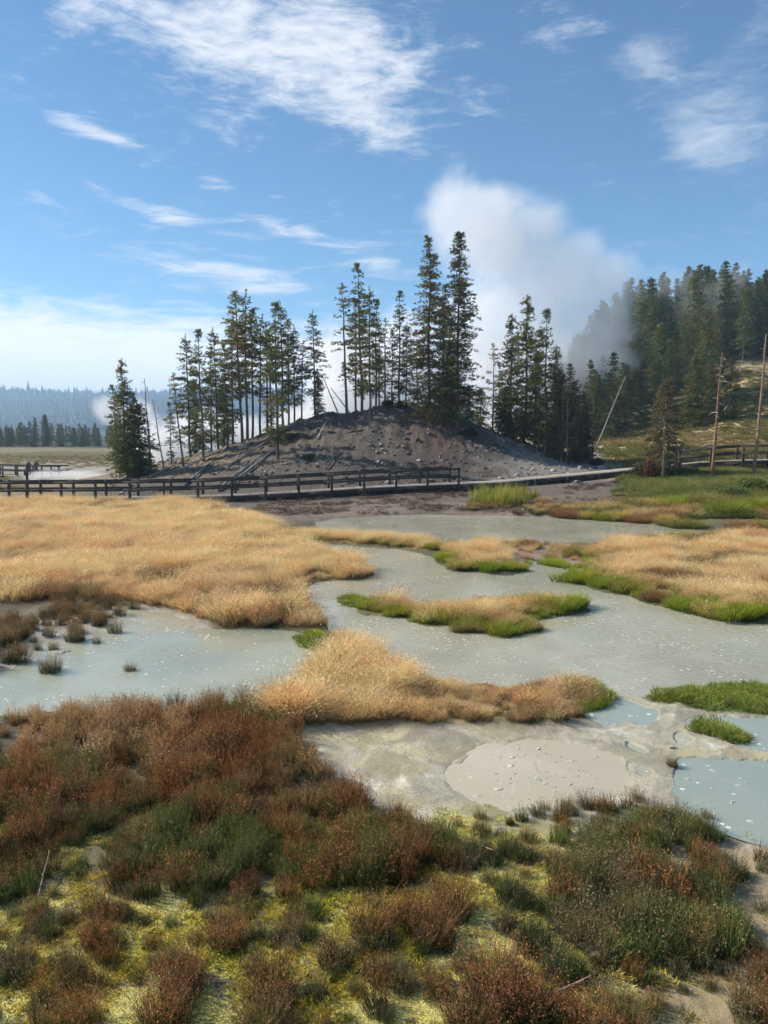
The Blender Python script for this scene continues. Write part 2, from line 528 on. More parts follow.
def water_mat(name, c1, c2, ripple=.5, flecks=.5, rough=.08, scale=1.0, fleckc=(.8, .8, .76)):
    m, nt = newmat(name); g = N(nt)
    p = g.pos()
    n0 = g.noise(g.vm('MULTIPLY', p, (1, .8, 1)), .35, 5, .6, .5)
    c = g.mix(g.ramp(n0, .35, .65), c1, c2)
    # clay and foam flecks, with sun glints painted in as pale dots, gathered in drifts
    vo = g.n('ShaderNodeTexVoronoi'); g.L.new(g.vm('ADD', p, (0, 0, 0)), vo.inputs['Vector']); vo.inputs['Scale'].default_value = 7.0 * scale
    vo2 = g.n('ShaderNodeTexVoronoi'); g.L.new(p, vo2.inputs['Vector']); vo2.inputs['Scale'].default_value = 2.6 * scale
    drift = g.ramp(g.noise(p, .7, 5, .7, .8), .44, .58)
    sepc = g.n('ShaderNodeSeparateColor'); g.L.new(vo.outputs['Color'], sepc.inputs[0])
    sz = g.m('MULTIPLY', sepc.outputs[0], .3)
    f1 = g.m('MULTIPLY', g.m('LESS_THAN', vo.outputs['Distance'], g.m('MULTIPLY', g.m('POWER', sepc.outputs[0], 2), .36)), drift)
    f2 = g.m('LESS_THAN', g.m('ADD', vo2.outputs['Distance'], g.m('MULTIPLY', g.noise(p, 14, 3), .15)), g.m('MULTIPLY', g.ramp(g.noise(p, 1.3, 2), .55, .7), .2))
    f = g.m('MULTIPLY', g.m('MAXIMUM', f1, g.m('MULTIPLY', f2, .6)), flecks, clamp=True)
    c = g.mix(f, c, fleckc)
    w = g.m('ADD', g.noise(g.vm('MULTIPLY', p, (1, 1.6, 1)), 6.5, 3, .5, .3), g.m('MULTIPLY', g.noise(p, 23, 2), .3))
    amp = g.m('MULTIPLY', g.ramp(g.noise(p, .45, 3, .6), .35, .65, .25, 1), ripple)
    b = g.bsdf(c, g.m('ADD', rough, g.m('MULTIPLY', f, .5)), g.bump(w, amp, .03), .5)
    b.inputs['IOR'].default_value = 1.33
    g.out(b.outputs[0])
    return m


M['water'] = water_mat('milky_grey_water', (.31, .30, .22), (.39, .375, .28), .7, .75, scale=1.9)
M['water_green'] = water_mat('milky_green_water', (.27, .285, .21), (.35, .36, .27), .45, .7, scale=1.7)
M['water_mud'] = water_mat('liquid_beige_mud', (.41, .365, .26), (.48, .43, .315), .12, .35, .28, 1.2)
M['water_blue'] = water_mat('milky_blue_water', (.21, .255, .215), (.28, .32, .27), .2, .8)

# ------------------------------------------------------------------ ground sheet
def build_ground():
    ys = list(np.arange(-8, 5, .5))
    y = 5.0
    while y < 3600:
        ys.append(y)
        if y < 40: dy = max(.03, y * y * 3.4e-4)
        elif y < 95: dy = .5
        else: dy = y * .022
        y += dy
    ys = np.array(ys)
    s = np.concatenate([np.linspace(-2.2, -.56, 50)[:-1], np.linspace(-.56, .56, 720), np.linspace(.56, 2.2, 50)[1:]])
    wid = np.where(ys < 60, ys * .97 + 3.0, ys + 1.2)
    wid = np.maximum(wid, 4)
    X = s[None, :] * wid[:, None]
    Y = np.repeat(ys[:, None], len(s), 1)
    x, yv = X.ravel(), Y.ravel()
    z, sd, fl = terrain(x, yv, True)
    nr, nc = X.shape
    idx = np.arange(nr * nc).reshape(nr, nc)
    Q = np.stack([idx[:-1, :-1], idx[:-1, 1:], idx[1:, 1:], idx[1:, :-1]], -1).reshape(-1, 4)
    # colour of the surface itself
    def mixc(c, w, k):
        return c * (1 - w[:, None]) + np.array(k) * w[:, None]
    C = np.tile(np.array([.10, .085, .055]), (len(x), 1))
    zone = np.zeros((len(x), 3))
    near = (yv > 4) & (yv < 60)
    def zp(P, a, b):
        w = np.zeros(len(x)); w[near] = ss(a, b, sdf(P, x[near], yv[near])); return w
    n = fbm(x * 1.1, yv * 1.1, 31, 4)
    # foreground soil: dark, olive where wet, algae lower down
    fg = ss(9.5, 8.2, yv)
    C = mixc(C, fg * .6, (.16, .14, .08))
    mass = zp(Z_MASS, .1, -.5)
    zone[:, 1] = ss(8.5, 7.6, yv + (n - .5) * 2.5) * (1 - mass) * ss(2.6, 1.2, x + (n - .5) * 2)
    # gaps of algae among the rushes
    sand = np.maximum(zp(Z_SAND, .3, -.2), ss(1.6, 2.6, x) * ss(9.5, 8.5, yv))
    C = mixc(C, sand, (.32, .25, .15))
    fl2 = zp(Z_FLAT, .35, -.1)
    C = mixc(C, fl2, (.37, .34, .25))
    C = mixc(C, fl2 * ss(.5, .62, n) * .5, (.46, .40, .22))
    zone[:, 0] = fl2
    wet = zp(Z_WET, .5, -.3)
    C = mixc(C, wet, (.33, .30, .25)); zone[:, 0] = np.maximum(zone[:, 0], wet)
    for P in (G_LEFT, G_PEN, I_MID, G_STRIP, G_R1, G_RIGHT):
        C = mixc(C, zp(P, .3, -.3), (.24, .18, .09))
    edge = ss(.5, .0, sd) * (sd > 0) * near * (1 - fl2) * (1 - wet) * (yv > 11)
    C = mixc(C, edge * .8, (.085, .10, .03))
    gm = zp(G_RM, .6, -.3)
    C = mixc(C, gm * .7, (.28, .22, .17))
    C = mixc(C, zp(G_GREEN, .2, -.1), (.10, .14, .03))
    # muddy bank in front of the boardwalk
    u = x / np.maximum(yv, 1) * F + CX
    bank = ss(36, 40, yv)
    k = bank * ss(200, 270, u + (n - .5) * 60)
    C = mixc(C, k, (.125, .10, .08))
    k = bank * ss(47, 44, yv) * ss(250, 330, u) * ss(.4, .6, fbm(x * .4, yv * 1.5, 44, 4)) * .6
    C = mixc(C, k, (.24, .185, .14))
    # right bank goes green
    kr = ss(36, 39, yv) * ss(590, 680, u + (n - .5) * 90 + (44 - yv) * 4)
    C = mixc(C, kr, (.13, .13, .045))
    # mound
    md = ss(50, 53, yv) * ss(120, 104, yv) * ss(640, 590, u + (n - .5) * 30) * ss(60, 130, u)
    C = mixc(C, md, (.070, .058, .047))
    kl = md * ss(470, 520, u + (n - .5) * 90)
    C = mixc(C, kl, (.155, .14, .12))
    kr2 = md * np.exp(-((u - 440) / 28) ** 2 - ((yv - 60) / 3.5) ** 2) * .9
    C = mixc(C, kr2 * .7, (.10, .055, .04))
    kb = md * ss(280, 180, u + (n - .5) * 100) * ss(54, 60, yv)
    C = mixc(C, kb * .8, (.16, .12, .075))
    zone[:, 2] = md
    # meadow on the right
    mr = ss(50, 54, yv) * ss(590, 640, u + (n - .5) * 30) + ss(75, 95, yv) * ss(480, 560, u)
    mr = np.clip(mr, 0, 1)
    n4 = fbm(x * .12, yv * .12, 55, 4)
    C = mixc(C, mr, (.24, .19, .075))
    C = mixc(C, mr * ss(.45, .58, n4), (.36, .28, .14))
    fo = ss(108, 122, yv) * ss(480, 560, u)
    C = mixc(C, fo * (1 - ss(700, 730, u) * ss(135, 122, yv)), (.07, .065, .035))
    # flats on the far left
    ml = ss(48, 56, yv) * ss(130, 60, u)
    C = mixc(C, ml, (.19, .15, .08))
    ml2 = ss(66, 76, yv) * ss(190, 150, u) * ss(.42, .58, fbm(x * .15, yv * .07, 61, 4))
    C = mixc(C, ml2, (.25, .23, .19))
    ml3 = ss(110, 140, yv) * ss(400, 300, u)
    C = mixc(C, ml3, (.10, .085, .035))
    C = mixc(C, ml3 * ss(.45, .6, fbm(x * .06, yv * .02, 62, 4)), (.19, .15, .07))
    C = mixc(C, ss(225, 245, yv), (.035, .05, .03))
    me = mesh('ground', np.stack([x, yv, z], 1), Q, C, True)
    a = me.color_attributes.new('Zone', 'FLOAT_COLOR', 'POINT')
    z4 = np.ones((len(x), 4), np.float32); z4[:, :3] = zone
    a.data.foreach_set('color', z4.ravel())
    o = link(me, M['ground'])
    tag(o, 'uneven ground of mud, meadow and bare hillside', None, None, 'structure')


build_ground()


def sheet(name, P, z, mat, grow=.35, label=None):
    c = P.mean(0)
    # grow outwards so that the banks cut the shoreline
    n = len(P)
    area = sum(P[i][0] * P[(i + 1) % n][1] - P[(i + 1) % n][0] * P[i][1] for i in range(n))
    sg = 1 if area > 0 else -1
    out = []
    for i in range(n):
        t = P[(i + 1) % n] - P[i - 1]; t = t / (np.linalg.norm(t) + 1e-9)
        out.append(P[i] + np.array([t[1], -t[0]]) * sg * grow)
    out = np.array(out)
    import bmesh
    bm = bmesh.new()
    vs = [bm.verts.new((p[0], p[1], z)) for p in out]
    f = bm.faces.new(vs)
    if f.normal.z < 0: f.normal_flip()
    bmesh.ops.triangulate(bm, faces=[f])
    bm.normal_update()
    for q in bm.faces:
        if q.normal.z < 0: q.normal_flip()
    me = bpy.data.meshes.new(name); bm.to_mesh(me); bm.free()
    o = link(me, mat)
    tag(o, label, None, None, 'structure')
    return o


RECT = np.array([(-45, 8.6), (45, 8.6), (45, 43), (-45, 43)], float)
sheet('water', RECT, 0.0, M['water'], 0, 'milky grey water running between the grassy islands')
sheet('pool_water', P_LEFT, .004, M['water_green'], .3, 'pale green milky pool below the golden meadow')
sheet('mud_pool_water', P_MUD, .006, M['water_mud'], .12, 'round pool of smooth beige liquid mud')
sheet('pool_water', P_R, .004, M['water_blue'], .15, 'blue grey pool with white flecks at the right edge')
sheet('pool_water', P_R2, .004, M['water_blue'], .12, 'shallow pale pool below the green mat of plants')
sheet('pool_water', P_S, .004, M['water_blue'], .1, 'small pale blue pool beside the golden peninsula')

# ------------------------------------------------------------------ plant meshes
def blades(n, rad, h, hv, lean, width, segs=3, curve=1.8, c0=(.1, .1, .03), c1=(.5, .4, .2), cv=.15, r=None, cpow=1.0, sprd=1.0, wind=(0, 0)):
    r = r or rng
    a = r.uniform(0, 2 * math.pi, n); q = np.sqrt(r.uniform(0, 1, n)) * rad
    bx, by = q * np.cos(a), q * np.sin(a)
    H = h * (1 + hv * (r.uniform(-1, 1, n))) * (1 - .35 * (q / rad) ** 2)
    d = a + r.normal(0, .9, n)
    L = lean * H * (.35 + sprd * q / rad) * r.uniform(.4, 1.3, n)
    dx = np.cos(d) * L + wind[0] * H; dy = np.sin(d) * L + wind[1] * H
    wa = r.uniform(0, math.pi, n)
    wx, wy = np.cos(wa) * width / 2, np.sin(wa) * width / 2
    V = np.zeros((n, 2 * segs + 1, 3)); C = np.zeros((n, 2 * segs + 1, 3))
    br = 1 + cv * r.normal(0, 1, n)
    c0 = np.array(c0); c1 = np.array(c1)
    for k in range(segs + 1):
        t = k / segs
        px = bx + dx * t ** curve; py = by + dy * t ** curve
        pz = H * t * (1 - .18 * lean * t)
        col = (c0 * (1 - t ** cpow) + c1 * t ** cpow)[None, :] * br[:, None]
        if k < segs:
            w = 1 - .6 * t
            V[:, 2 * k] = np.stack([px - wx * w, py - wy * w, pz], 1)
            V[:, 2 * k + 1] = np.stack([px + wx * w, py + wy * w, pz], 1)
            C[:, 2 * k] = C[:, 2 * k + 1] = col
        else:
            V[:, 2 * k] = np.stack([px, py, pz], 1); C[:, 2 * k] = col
    m = 2 * segs + 1
    T = []
    for k in range(segs - 1):
        T += [(2 * k, 2 * k + 1, 2 * k + 3), (2 * k, 2 * k + 3, 2 * k + 2)]
    T.append((2 * segs - 2, 2 * segs - 1, 2 * segs))
    T = (np.array(T)[None] + (np.arange(n) * m)[:, None, None]).reshape(-1, 3)
    tip = V[:, -1]; sub = V[:, 2 * (segs - 1)]
    return V.reshape(-1, 3), T, C.reshape(-1, 3), tip, sub


def flecks3(P, size, c, cv=.25, r=None, asp=1.0):
    """small crossed leaf-like faces at points P"""
    r = r or rng
    n = len(P)
    s = size * r.uniform(.6, 1.4, n)
    d1 = r.normal(0, 1, (n, 3)); d1 /= np.linalg.norm(d1, axis=1)[:, None]
    d2 = r.normal(0, 1, (n, 3)); d2 -= d1 * (d1 * d2).sum(1)[:, None]; d2 /= np.linalg.norm(d2, axis=1)[:, None]
    V = np.stack([P - d1 * s[:, None], P + d2 * s[:, None] * .55 * asp, P + d1 * s[:, None], P - d2 * s[:, None] * .55 * asp], 1)
    Q = np.arange(n * 4).reshape(n, 4)
    C = np.repeat(np.array(c)[None] * (1 + cv * r.normal(0, 1, n))[:, None], 4, 0)
    return V.reshape(-1, 3), Q, np.clip(C, .005, 1)


def tuft(name, seed, n=110, rad=.16, h=.42, hv=.3, lean=.5, width=.007, segs=3, c0=(.13, .12, .04), c1=(.55, .42, .22), cpow=1, plume=0, pc=(.6, .48, .3), ps=.012, wind=(0, 0), cv=.15):
    r = np.random.default_rng(seed)
    b = MB()
    V, T, C, tip, sub = blades(n, rad, h, hv, lean, width, segs, c0=c0, c1=c1, r=r, cpow=cpow, wind=wind, cv=cv)
    b.add(V, None, T, C)
    if plume:
        k = r.integers(0, n, plume * n // 2)
        t = r.uniform(-.2, .9, len(k))[:, None]
        P = tip[k] * (1 - t) + sub[k] * t + r.normal(0, .008, (len(k), 3))
        V, Q, C = flecks3(P, ps, pc, r=r)
        b.add(V, Q, None, C)
    return b.me(name)


def rush_parts(seed, n=170, rad=.2, h=.5, c0=(.05, .07, .02), c1=(.16, .09, .04), hc=(.20, .075, .035), heads=7, hs=.009, width=.0065, lean=.26, green=None, low=.15):
    r = np.random.default_rng(seed)
    b = MB()
    V, T, C, tip, sub = blades(n, rad, h, .45, lean, width, 3, 1.6, c0=c0, c1=c1, r=r, cv=.25)
    b.add(V, None, T, C)
    g = green or tuple(np.array(c0) * 1.3)
    V, T, C, _, _ = blades(n, rad * 1.05, h * .62, .35, lean * 1.5, width * 1.1, 3, 1.6, c0=tuple(np.array(c0) * .8), c1=g, r=r)
    b.add(V, None, T, C)
    hd = MB()
    k = r.integers(0, n, heads * n)
    t = r.uniform(low - .15, 1.0, len(k))[:, None] ** 1.2
    P = tip[k] * (1 - t) + sub[k] * t + r.normal(0, .013, (len(k), 3))
    V, Q, C = flecks3(P, hs, hc, .3, r)
    hd.add(V, Q, None, C)
    return b, hd


# ------------------------------------------------------------------ scattering (ground cover only)
_coln = [0]


def scatter(name, meshes, mat, P, rz, sc, label, idx=None, tilt=.12, cat='grass'):
    _coln[0] += 1
    col = bpy.data.collections.new('ground_cover_source_%d' % _coln[0])
    for k, me in enumerate(meshes):
        if not me.materials: me.materials.append(mat)
        o = bpy.data.objects.new('%s_tuft_%02d' % (name, k), me)
        col.objects.link(o)
    n = len(P)
    me = bpy.data.meshes.new(name)
    me.vertices.add(n); me.vertices.foreach_set('co', np.asarray(P, np.float32).ravel())
    a = me.attributes.new('rot', 'FLOAT_VECTOR', 'POINT')
    rot = np.stack([rng.normal(0, tilt, n), rng.normal(0, tilt, n), rz], 1).astype(np.float32)
    a.data.foreach_set('vector', rot.ravel())
    a = me.attributes.new('sca', 'FLOAT', 'POINT'); a.data.foreach_set('value', np.asarray(sc, np.float32))
    a = me.attributes.new('idx', 'INT', 'POINT')
    ii = rng.integers(0, len(meshes), n) if idx is None else idx
    a.data.foreach_set('value', np.asarray(ii, np.int32))
    o = bpy.data.objects.new(name, me); COL.objects.link(o)
    nt = bpy.data.node_groups.new(name + '_nodes', 'GeometryNodeTree')
    nt.interface.new_socket('Geometry', in_out='INPUT', socket_type='NodeSocketGeometry')
    nt.interface.new_socket('Geometry', in_out='OUTPUT', socket_type='NodeSocketGeometry')
    L = nt.links; nn = nt.nodes.new
    gi, go = nn('NodeGroupInput'), nn('NodeGroupOutput')
    ci = nn('GeometryNodeCollectionInfo'); ci.inputs['Collection'].default_value = col
    ci.inputs['Separate Children'].default_value = True; ci.inputs['Reset Children'].default_value = True
    ip = nn('GeometryNodeInstanceOnPoints'); ip.inputs['Pick Instance'].default_value = True

    def na(nm, t):
        x = nn('GeometryNodeInputNamedAttribute'); x.data_type = t; x.inputs[0].default_value = nm
        return [s for s in x.outputs if s.enabled][0]
    L.new(gi.outputs[0], ip.inputs['Points']); L.new(ci.outputs[0], ip.inputs['Instance'])
    L.new(na('idx', 'INT'), ip.inputs['Instance Index'])
    L.new(na('rot', 'FLOAT_VECTOR'), ip.inputs['Rotation'])
    L.new(na('sca', 'FLOAT'), ip.inputs['Scale'])
    L.new(ip.outputs[0], go.inputs[0])
    md = o.modifiers.new('scatter', 'NODES'); md.node_group = nt
    tag(o, label, cat, None, 'stuff')
    return o


def sample(P, dens, margin=None, lim=3.0):
    """random points in a ground outline; dens per square metre (callable or number)"""
    lo, hi = P.min(0), P.max(0)
    lo = np.maximum(lo, (-40, 0)); hi = np.minimum(hi, (40, 130))
    d0 = dens if not callable(dens) else dens.mx
    n = int((hi[0] - lo[0]) * (hi[1] - lo[1]) * d0)
    x = rng.uniform(lo[0], hi[0], n); y = rng.uniform(lo[1], hi[1], n)
    ok = (np.abs(x) < y * .56 + 2.5)
    x, y = x[ok], y[ok]
    ok = inside(P, x, y); x, y = x[ok], y[ok]
    if callable(dens):
        ok = rng.uniform(0, 1, len(x)) < dens(x, y); x, y = x[ok], y[ok]
    z, sd, fl = terrain(x, y, True)
    ok = (sd > -.05); x, y, z, sd = x[ok], y[ok], z[ok], sd[ok]
    return np.stack([x, y, z - .01], 1), sd


def dfun(mx, f):
    g = lambda x, y: f(x, y)
    class D:
        def __call__(s, x, y): return f(x, y)
    d = D(); d.mx = mx
    return d


# golden meadow grass
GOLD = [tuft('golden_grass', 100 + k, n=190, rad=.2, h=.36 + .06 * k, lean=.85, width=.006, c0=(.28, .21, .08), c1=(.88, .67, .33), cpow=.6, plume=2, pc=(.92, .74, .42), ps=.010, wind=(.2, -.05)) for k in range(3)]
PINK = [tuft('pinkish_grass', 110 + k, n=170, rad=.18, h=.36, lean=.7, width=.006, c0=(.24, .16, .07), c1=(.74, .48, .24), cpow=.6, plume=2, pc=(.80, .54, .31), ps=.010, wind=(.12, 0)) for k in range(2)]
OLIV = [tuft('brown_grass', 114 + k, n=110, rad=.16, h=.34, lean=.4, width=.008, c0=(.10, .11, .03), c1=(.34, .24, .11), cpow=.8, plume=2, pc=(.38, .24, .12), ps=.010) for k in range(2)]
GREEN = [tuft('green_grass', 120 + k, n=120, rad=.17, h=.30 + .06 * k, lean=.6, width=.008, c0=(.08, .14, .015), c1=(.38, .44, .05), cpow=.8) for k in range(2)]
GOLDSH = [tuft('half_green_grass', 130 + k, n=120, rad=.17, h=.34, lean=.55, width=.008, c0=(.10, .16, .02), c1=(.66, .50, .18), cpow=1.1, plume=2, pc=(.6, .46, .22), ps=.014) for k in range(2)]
ALLG = GOLD + PINK + OLIV + GREEN + GOLDSH    # 0-2 3-4 5-6 7-8 9-10


def uv_of(x, y):
    zc = y * cp + HCAM * sp
    return CX + F * x / zc, CY - F * ((0 - HCAM) * cp + y * sp) / zc


def grass_field(name, P, dens, label, edge_green=.0, gw=.5, pinkp=.25, olivp=.1, hs=1.0, rust=None):
    pts, sd = sample(P, dens)
    keep = sd > (fbm(pts[:, 0] * 1.7, pts[:, 1] * 1.7, 70, 3) - .45) * 1.1
    keep &= rng.uniform(0, 1, len(pts)) < .45 + .7 * ss(.33, .47, fbm(pts[:, 0] * .9, pts[:, 1] * .7, 69, 4))
    pts, sd = pts[keep], sd[keep]
    n = len(pts)
    x, y = pts[:, 0], pts[:, 1]
    pn = fbm(x * .25, y * .25, 71, 3); on = fbm(x * .5, y * .5, 73, 4); r = rng.uniform(0, 1, n)
    idx = rng.integers(0, 3, n)
    idx = np.where(r < pinkp * ss(.45, .6, pn) * 2.2, 3 + rng.integers(0, 2, n), idx)
    idx = np.where(rng.uniform(0, 1, n) < olivp * 4 * ss(.55, .7, on), 5 + rng.integers(0, 2, n), idx)
    eg = np.clip(1 - sd / gw, 0, 1) + (fbm(x * .7, y * .7, 75, 3) - .5) * .8
    g = rng.uniform(0, 1, n)
    if edge_green > 0:
        idx = np.where((eg > .22) & (g < edge_green), 9 + rng.integers(0, 2, n), idx)
        idx = np.where((eg > .5 + .35 * rng.uniform(-1, 1, n)) & (g < edge_green), 7 + rng.integers(0, 2, n), idx)
    if rust:
        ur = uv_of(x, y)[0]
        k = rng.uniform(0, 1, n) < rust * ss(380, 520, ur) + .12
        idx = np.where(k & (idx < 7), rng.choice([3, 4, 5, 6, 5], n), idx)
    sc = rng.uniform(.7, 1.25, n) * hs * ((1.08 - .56 * ss(375, 430, uv_of(x, y)[0]) + .12 * ss(500, 560, uv_of(x, y)[0])) if rust else 1) * (.25 + 1.5 * fbm(x * 1.1, y * 1.1, 77, 4)) * (.65 + .35 * ss(0, .7, sd))
    rz = rng.normal(0, .9, n)
    return scatter(name, ALLG, M['plant'], pts, rz, sc, label, idx, .1)


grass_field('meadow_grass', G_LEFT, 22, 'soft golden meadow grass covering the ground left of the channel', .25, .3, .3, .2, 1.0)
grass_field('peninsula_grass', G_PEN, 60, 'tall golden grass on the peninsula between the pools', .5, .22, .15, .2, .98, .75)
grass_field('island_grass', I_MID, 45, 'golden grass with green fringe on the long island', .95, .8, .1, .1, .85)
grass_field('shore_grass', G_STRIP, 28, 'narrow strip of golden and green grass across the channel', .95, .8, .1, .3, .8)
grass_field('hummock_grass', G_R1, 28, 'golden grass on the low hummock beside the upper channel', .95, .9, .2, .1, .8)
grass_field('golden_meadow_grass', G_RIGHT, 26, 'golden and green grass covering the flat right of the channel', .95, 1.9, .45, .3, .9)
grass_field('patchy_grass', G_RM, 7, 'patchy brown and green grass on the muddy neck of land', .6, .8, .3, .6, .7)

# low green mats
MAT = [tuft('green_mat', 140 + k, n=170, rad=.17, h=.07, hv=.6, lean=1.1, width=.010, segs=2, c0=(.08, .13, .02), c1=(.36, .43, .08), cv=.3) for k in range(2)]
pts, sd = sample(G_GREEN, 140)
scatter('green_mat', MAT, M['plant'], pts, rng.uniform(0, 6.28, len(pts)), rng.uniform(.7, 1.3, len(pts)), 'bright green mat of low plants at the edge of the grey water')
for P, dn, nm, lb in ((I_THIN, 160, 'green_mat', 'thin bright green streak of plants crossing the shallow pool'),
              (poly([(570, 676), (600, 688), (606, 697), (580, 712), (572, 700)]), 120, 'green_mat', 'green mat of plants at the tip of the golden peninsula'),
              (poly([(300, 634), (325, 640), (335, 646), (322, 652), (300, 642)]), 100, 'green_mat', 'bright green plants where the pool meets the channel'),
              (poly([(345, 600), (356, 602), (357, 609), (346, 606)]), 100, 'green_mat', 'small bright green tuft at the tip of the long island')):
    lo, hi = P.min(0), P.max(0); n = int((hi[0] - lo[0]) * (hi[1] - lo[1]) * dn * 1.3)
    x = rng.uniform(lo[0], hi[0], n); y = rng.uniform(lo[1], hi[1], n); ok = inside(P, x, y)
    x, y = x[ok], y[ok]; z = np.maximum(terrain(x, y), -.02)
    scatter(nm, MAT, M['plant'], np.stack([x, y, z], 1), rng.uniform(0, 6.28, len(x)), rng.uniform(.8, 1.5, len(x)), lb)

# rushes
def rmesh(name, *a, **k):
    b, hd = rush_parts(*a, **k)
    for i in range(len(hd.V)):
        b.add(hd.V[i], hd.Q[i] if hd.Q else None, None, hd.C[i])
    return b.me(name)


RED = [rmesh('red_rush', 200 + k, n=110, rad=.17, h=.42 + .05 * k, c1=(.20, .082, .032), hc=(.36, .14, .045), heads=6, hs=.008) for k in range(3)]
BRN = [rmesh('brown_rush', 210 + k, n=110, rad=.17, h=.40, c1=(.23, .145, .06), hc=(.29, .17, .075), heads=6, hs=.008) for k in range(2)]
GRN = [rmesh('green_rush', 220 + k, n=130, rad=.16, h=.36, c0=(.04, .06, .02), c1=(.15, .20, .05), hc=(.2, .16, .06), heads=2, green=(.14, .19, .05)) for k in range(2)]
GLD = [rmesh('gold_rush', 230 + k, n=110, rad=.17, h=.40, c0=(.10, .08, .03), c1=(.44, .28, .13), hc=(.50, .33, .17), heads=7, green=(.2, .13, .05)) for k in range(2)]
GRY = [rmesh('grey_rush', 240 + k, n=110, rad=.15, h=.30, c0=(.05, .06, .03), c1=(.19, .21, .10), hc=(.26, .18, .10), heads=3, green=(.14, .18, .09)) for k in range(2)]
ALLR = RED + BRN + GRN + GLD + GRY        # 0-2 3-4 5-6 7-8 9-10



def mass_idx(x, y):
    n = len(x)
    u, v = uv_of(x, y)
    r = rng.uniform(0, 1, n)
    a = fbm(x * .9, y * .9, 81, 4)
    b = fbm(x * .6, y * .6, 83, 3)
    idx = rng.integers(0, 3, n)
    idx = np.where((r < .27) | (b > .66), 3 + rng.integers(0, 2, n), idx)
    gold = 1.0 * ss(270, 90, u) * ss(790, 735, v) + .12 * ss(.55, .65, b) + ss(750, 720, v) * .15
    idx = np.where(rng.uniform(0, 1, n) < gold, 7 + rng.integers(0, 2, n), idx)
    gr = np.exp(-((u - 210) / 170) ** 2 - ((v - 862) / 38) ** 2) * 1.1 + ss(.50, .62, a) * .55
    idx = np.where(rng.uniform(0, 1, n) < gr, 5 + rng.integers(0, 2, n), idx)
    return idx


mass = dfun(52, lambda x, y: .35 + .65 * ss(.3, .5, fbm(x * 1.1, y * 1.1, 85, 3)))
pts, sd = sample(Z_MASS, mass)
x, y = pts[:, 0], pts[:, 1]
hum = .72 + .75 * (fbm(x * 1.0, y * 1.0, 87, 3) - .3)
sc = rng.uniform(.42, .88, len(pts)) * hum
scatter('rushes', ALLR, M['rush'], pts, rng.uniform(0, 6.28, len(pts)), sc, 'dense mass of red brown rushes covering the near left bank', mass_idx(x, y), .1, 'rushes')

pts, sd = sample(Z_RUSH, dfun(50, lambda x, y: .4 + .6 * ss(.36, .56, fbm(x * 1.3, y * 1.3, 89, 3))))
n = len(pts); r = rng.uniform(0, 1, n)
idx = np.where(r < .45, 9 + rng.integers(0, 2, n), np.where(r < .88, 5 + rng.integers(0, 2, n), np.where(r < .97, 3, rng.integers(0, 3, n))))
scatter('rushes', ALLR, M['rush'], pts, rng.uniform(0, 6.28, n), rng.uniform(.4, .85, n) * (.6 + .8 * (fbm(pts[:, 0], pts[:, 1], 91, 3) - .1)), 'loose green and grey rushes below the beige mud pool', idx, .12, 'rushes')

# sparse small sprigs over the lower foreground, the sand and the wet mud
Z_LOW = np.array([(-6, 4.2), (7, 4.2), (8, 9.0), (1.5, 8.6), (-6, 8.6)], float)
pts, sd = sample(Z_LOW, dfun(26, lambda x, y: .15 + .85 * ss(.5, .66, fbm(x * 1.6, y * 1.6, 93, 3)) * ss(3.6, 2.8, x) + .35 * ss(.3, 1.2, x) * ss(3.4, 2.6, x)))
n = len(pts); r = rng.uniform(0, 1, n)
idx = np.where(r < .5, 9 + rng.integers(0, 2, n), np.where(r < .75, 5 + rng.integers(0, 2, n), np.where(r < .88, 3, rng.integers(0, 3, n))))
scatter('small_rushes', ALLR, M['rush'], pts, rng.uniform(0, 6.28, n), rng.uniform(.25, .6, n), 'small sprigs of rush scattered over the yellow algae crust', idx, .15, 'rushes')
pts, sd = sample(Z_WET, dfun(9, lambda x, y: ss(.5, .62, fbm(x * .8, y * .8, 95, 3)) * .7 + .9 * ss(-5.4, -7.4, x)))
n = len(pts)
scatter('marsh_rushes', ALLR, M['rush'], pts, rng.uniform(0, 6.28, n), rng.uniform(.35, .95, n), 'dark brown rush tufts standing on the wet mud at the left', 3 + rng.integers(0, 2, n), .1, 'rushes')
pts, sd = sample(Z_SAND, 3)
n = len(pts)
scatter('sand_sprigs', ALLR, M['rush'], pts, rng.uniform(0, 6.28, n), rng.uniform(.3, .7, n), 'thin grey sprigs on the sandy ground at the lower right', 9 + rng.integers(0, 2, n), .2, 'rushes')

ALG = [tuft('algae', 145 + k, n=90, rad=.10, h=.025, hv=.6, lean=1.2, width=.010, segs=2, c0=(.30, .28, .06), c1=c, cv=.3) for k, c in enumerate([(.74, .66, .06), (.72, .66, .20), (.46, .48, .07)])]
pts, sd = sample(Z_LOW, dfun(260, lambda x, y: ss(.36, .5, fbm(x * 1.5 + 9, y * 1.5, 94, 4)) * ss(2.0, 1.0, x) * ss(8.4, 7.5, y) + .03))
n = len(pts); a = fbm(pts[:, 0] * .8, pts[:, 1] * .8, 92, 3)
scatter('algae_crust', ALG, M['plant'], pts + (0, 0, .005), rng.uniform(0, 6.28, n), rng.uniform(.5, 1.3, n), 'bright yellow algae crust on the wet ground between the rush clumps', np.where(a > .53, 1, np.where(rng.uniform(0, 1, n) < .2, 2, 0)), .2, 'algae')
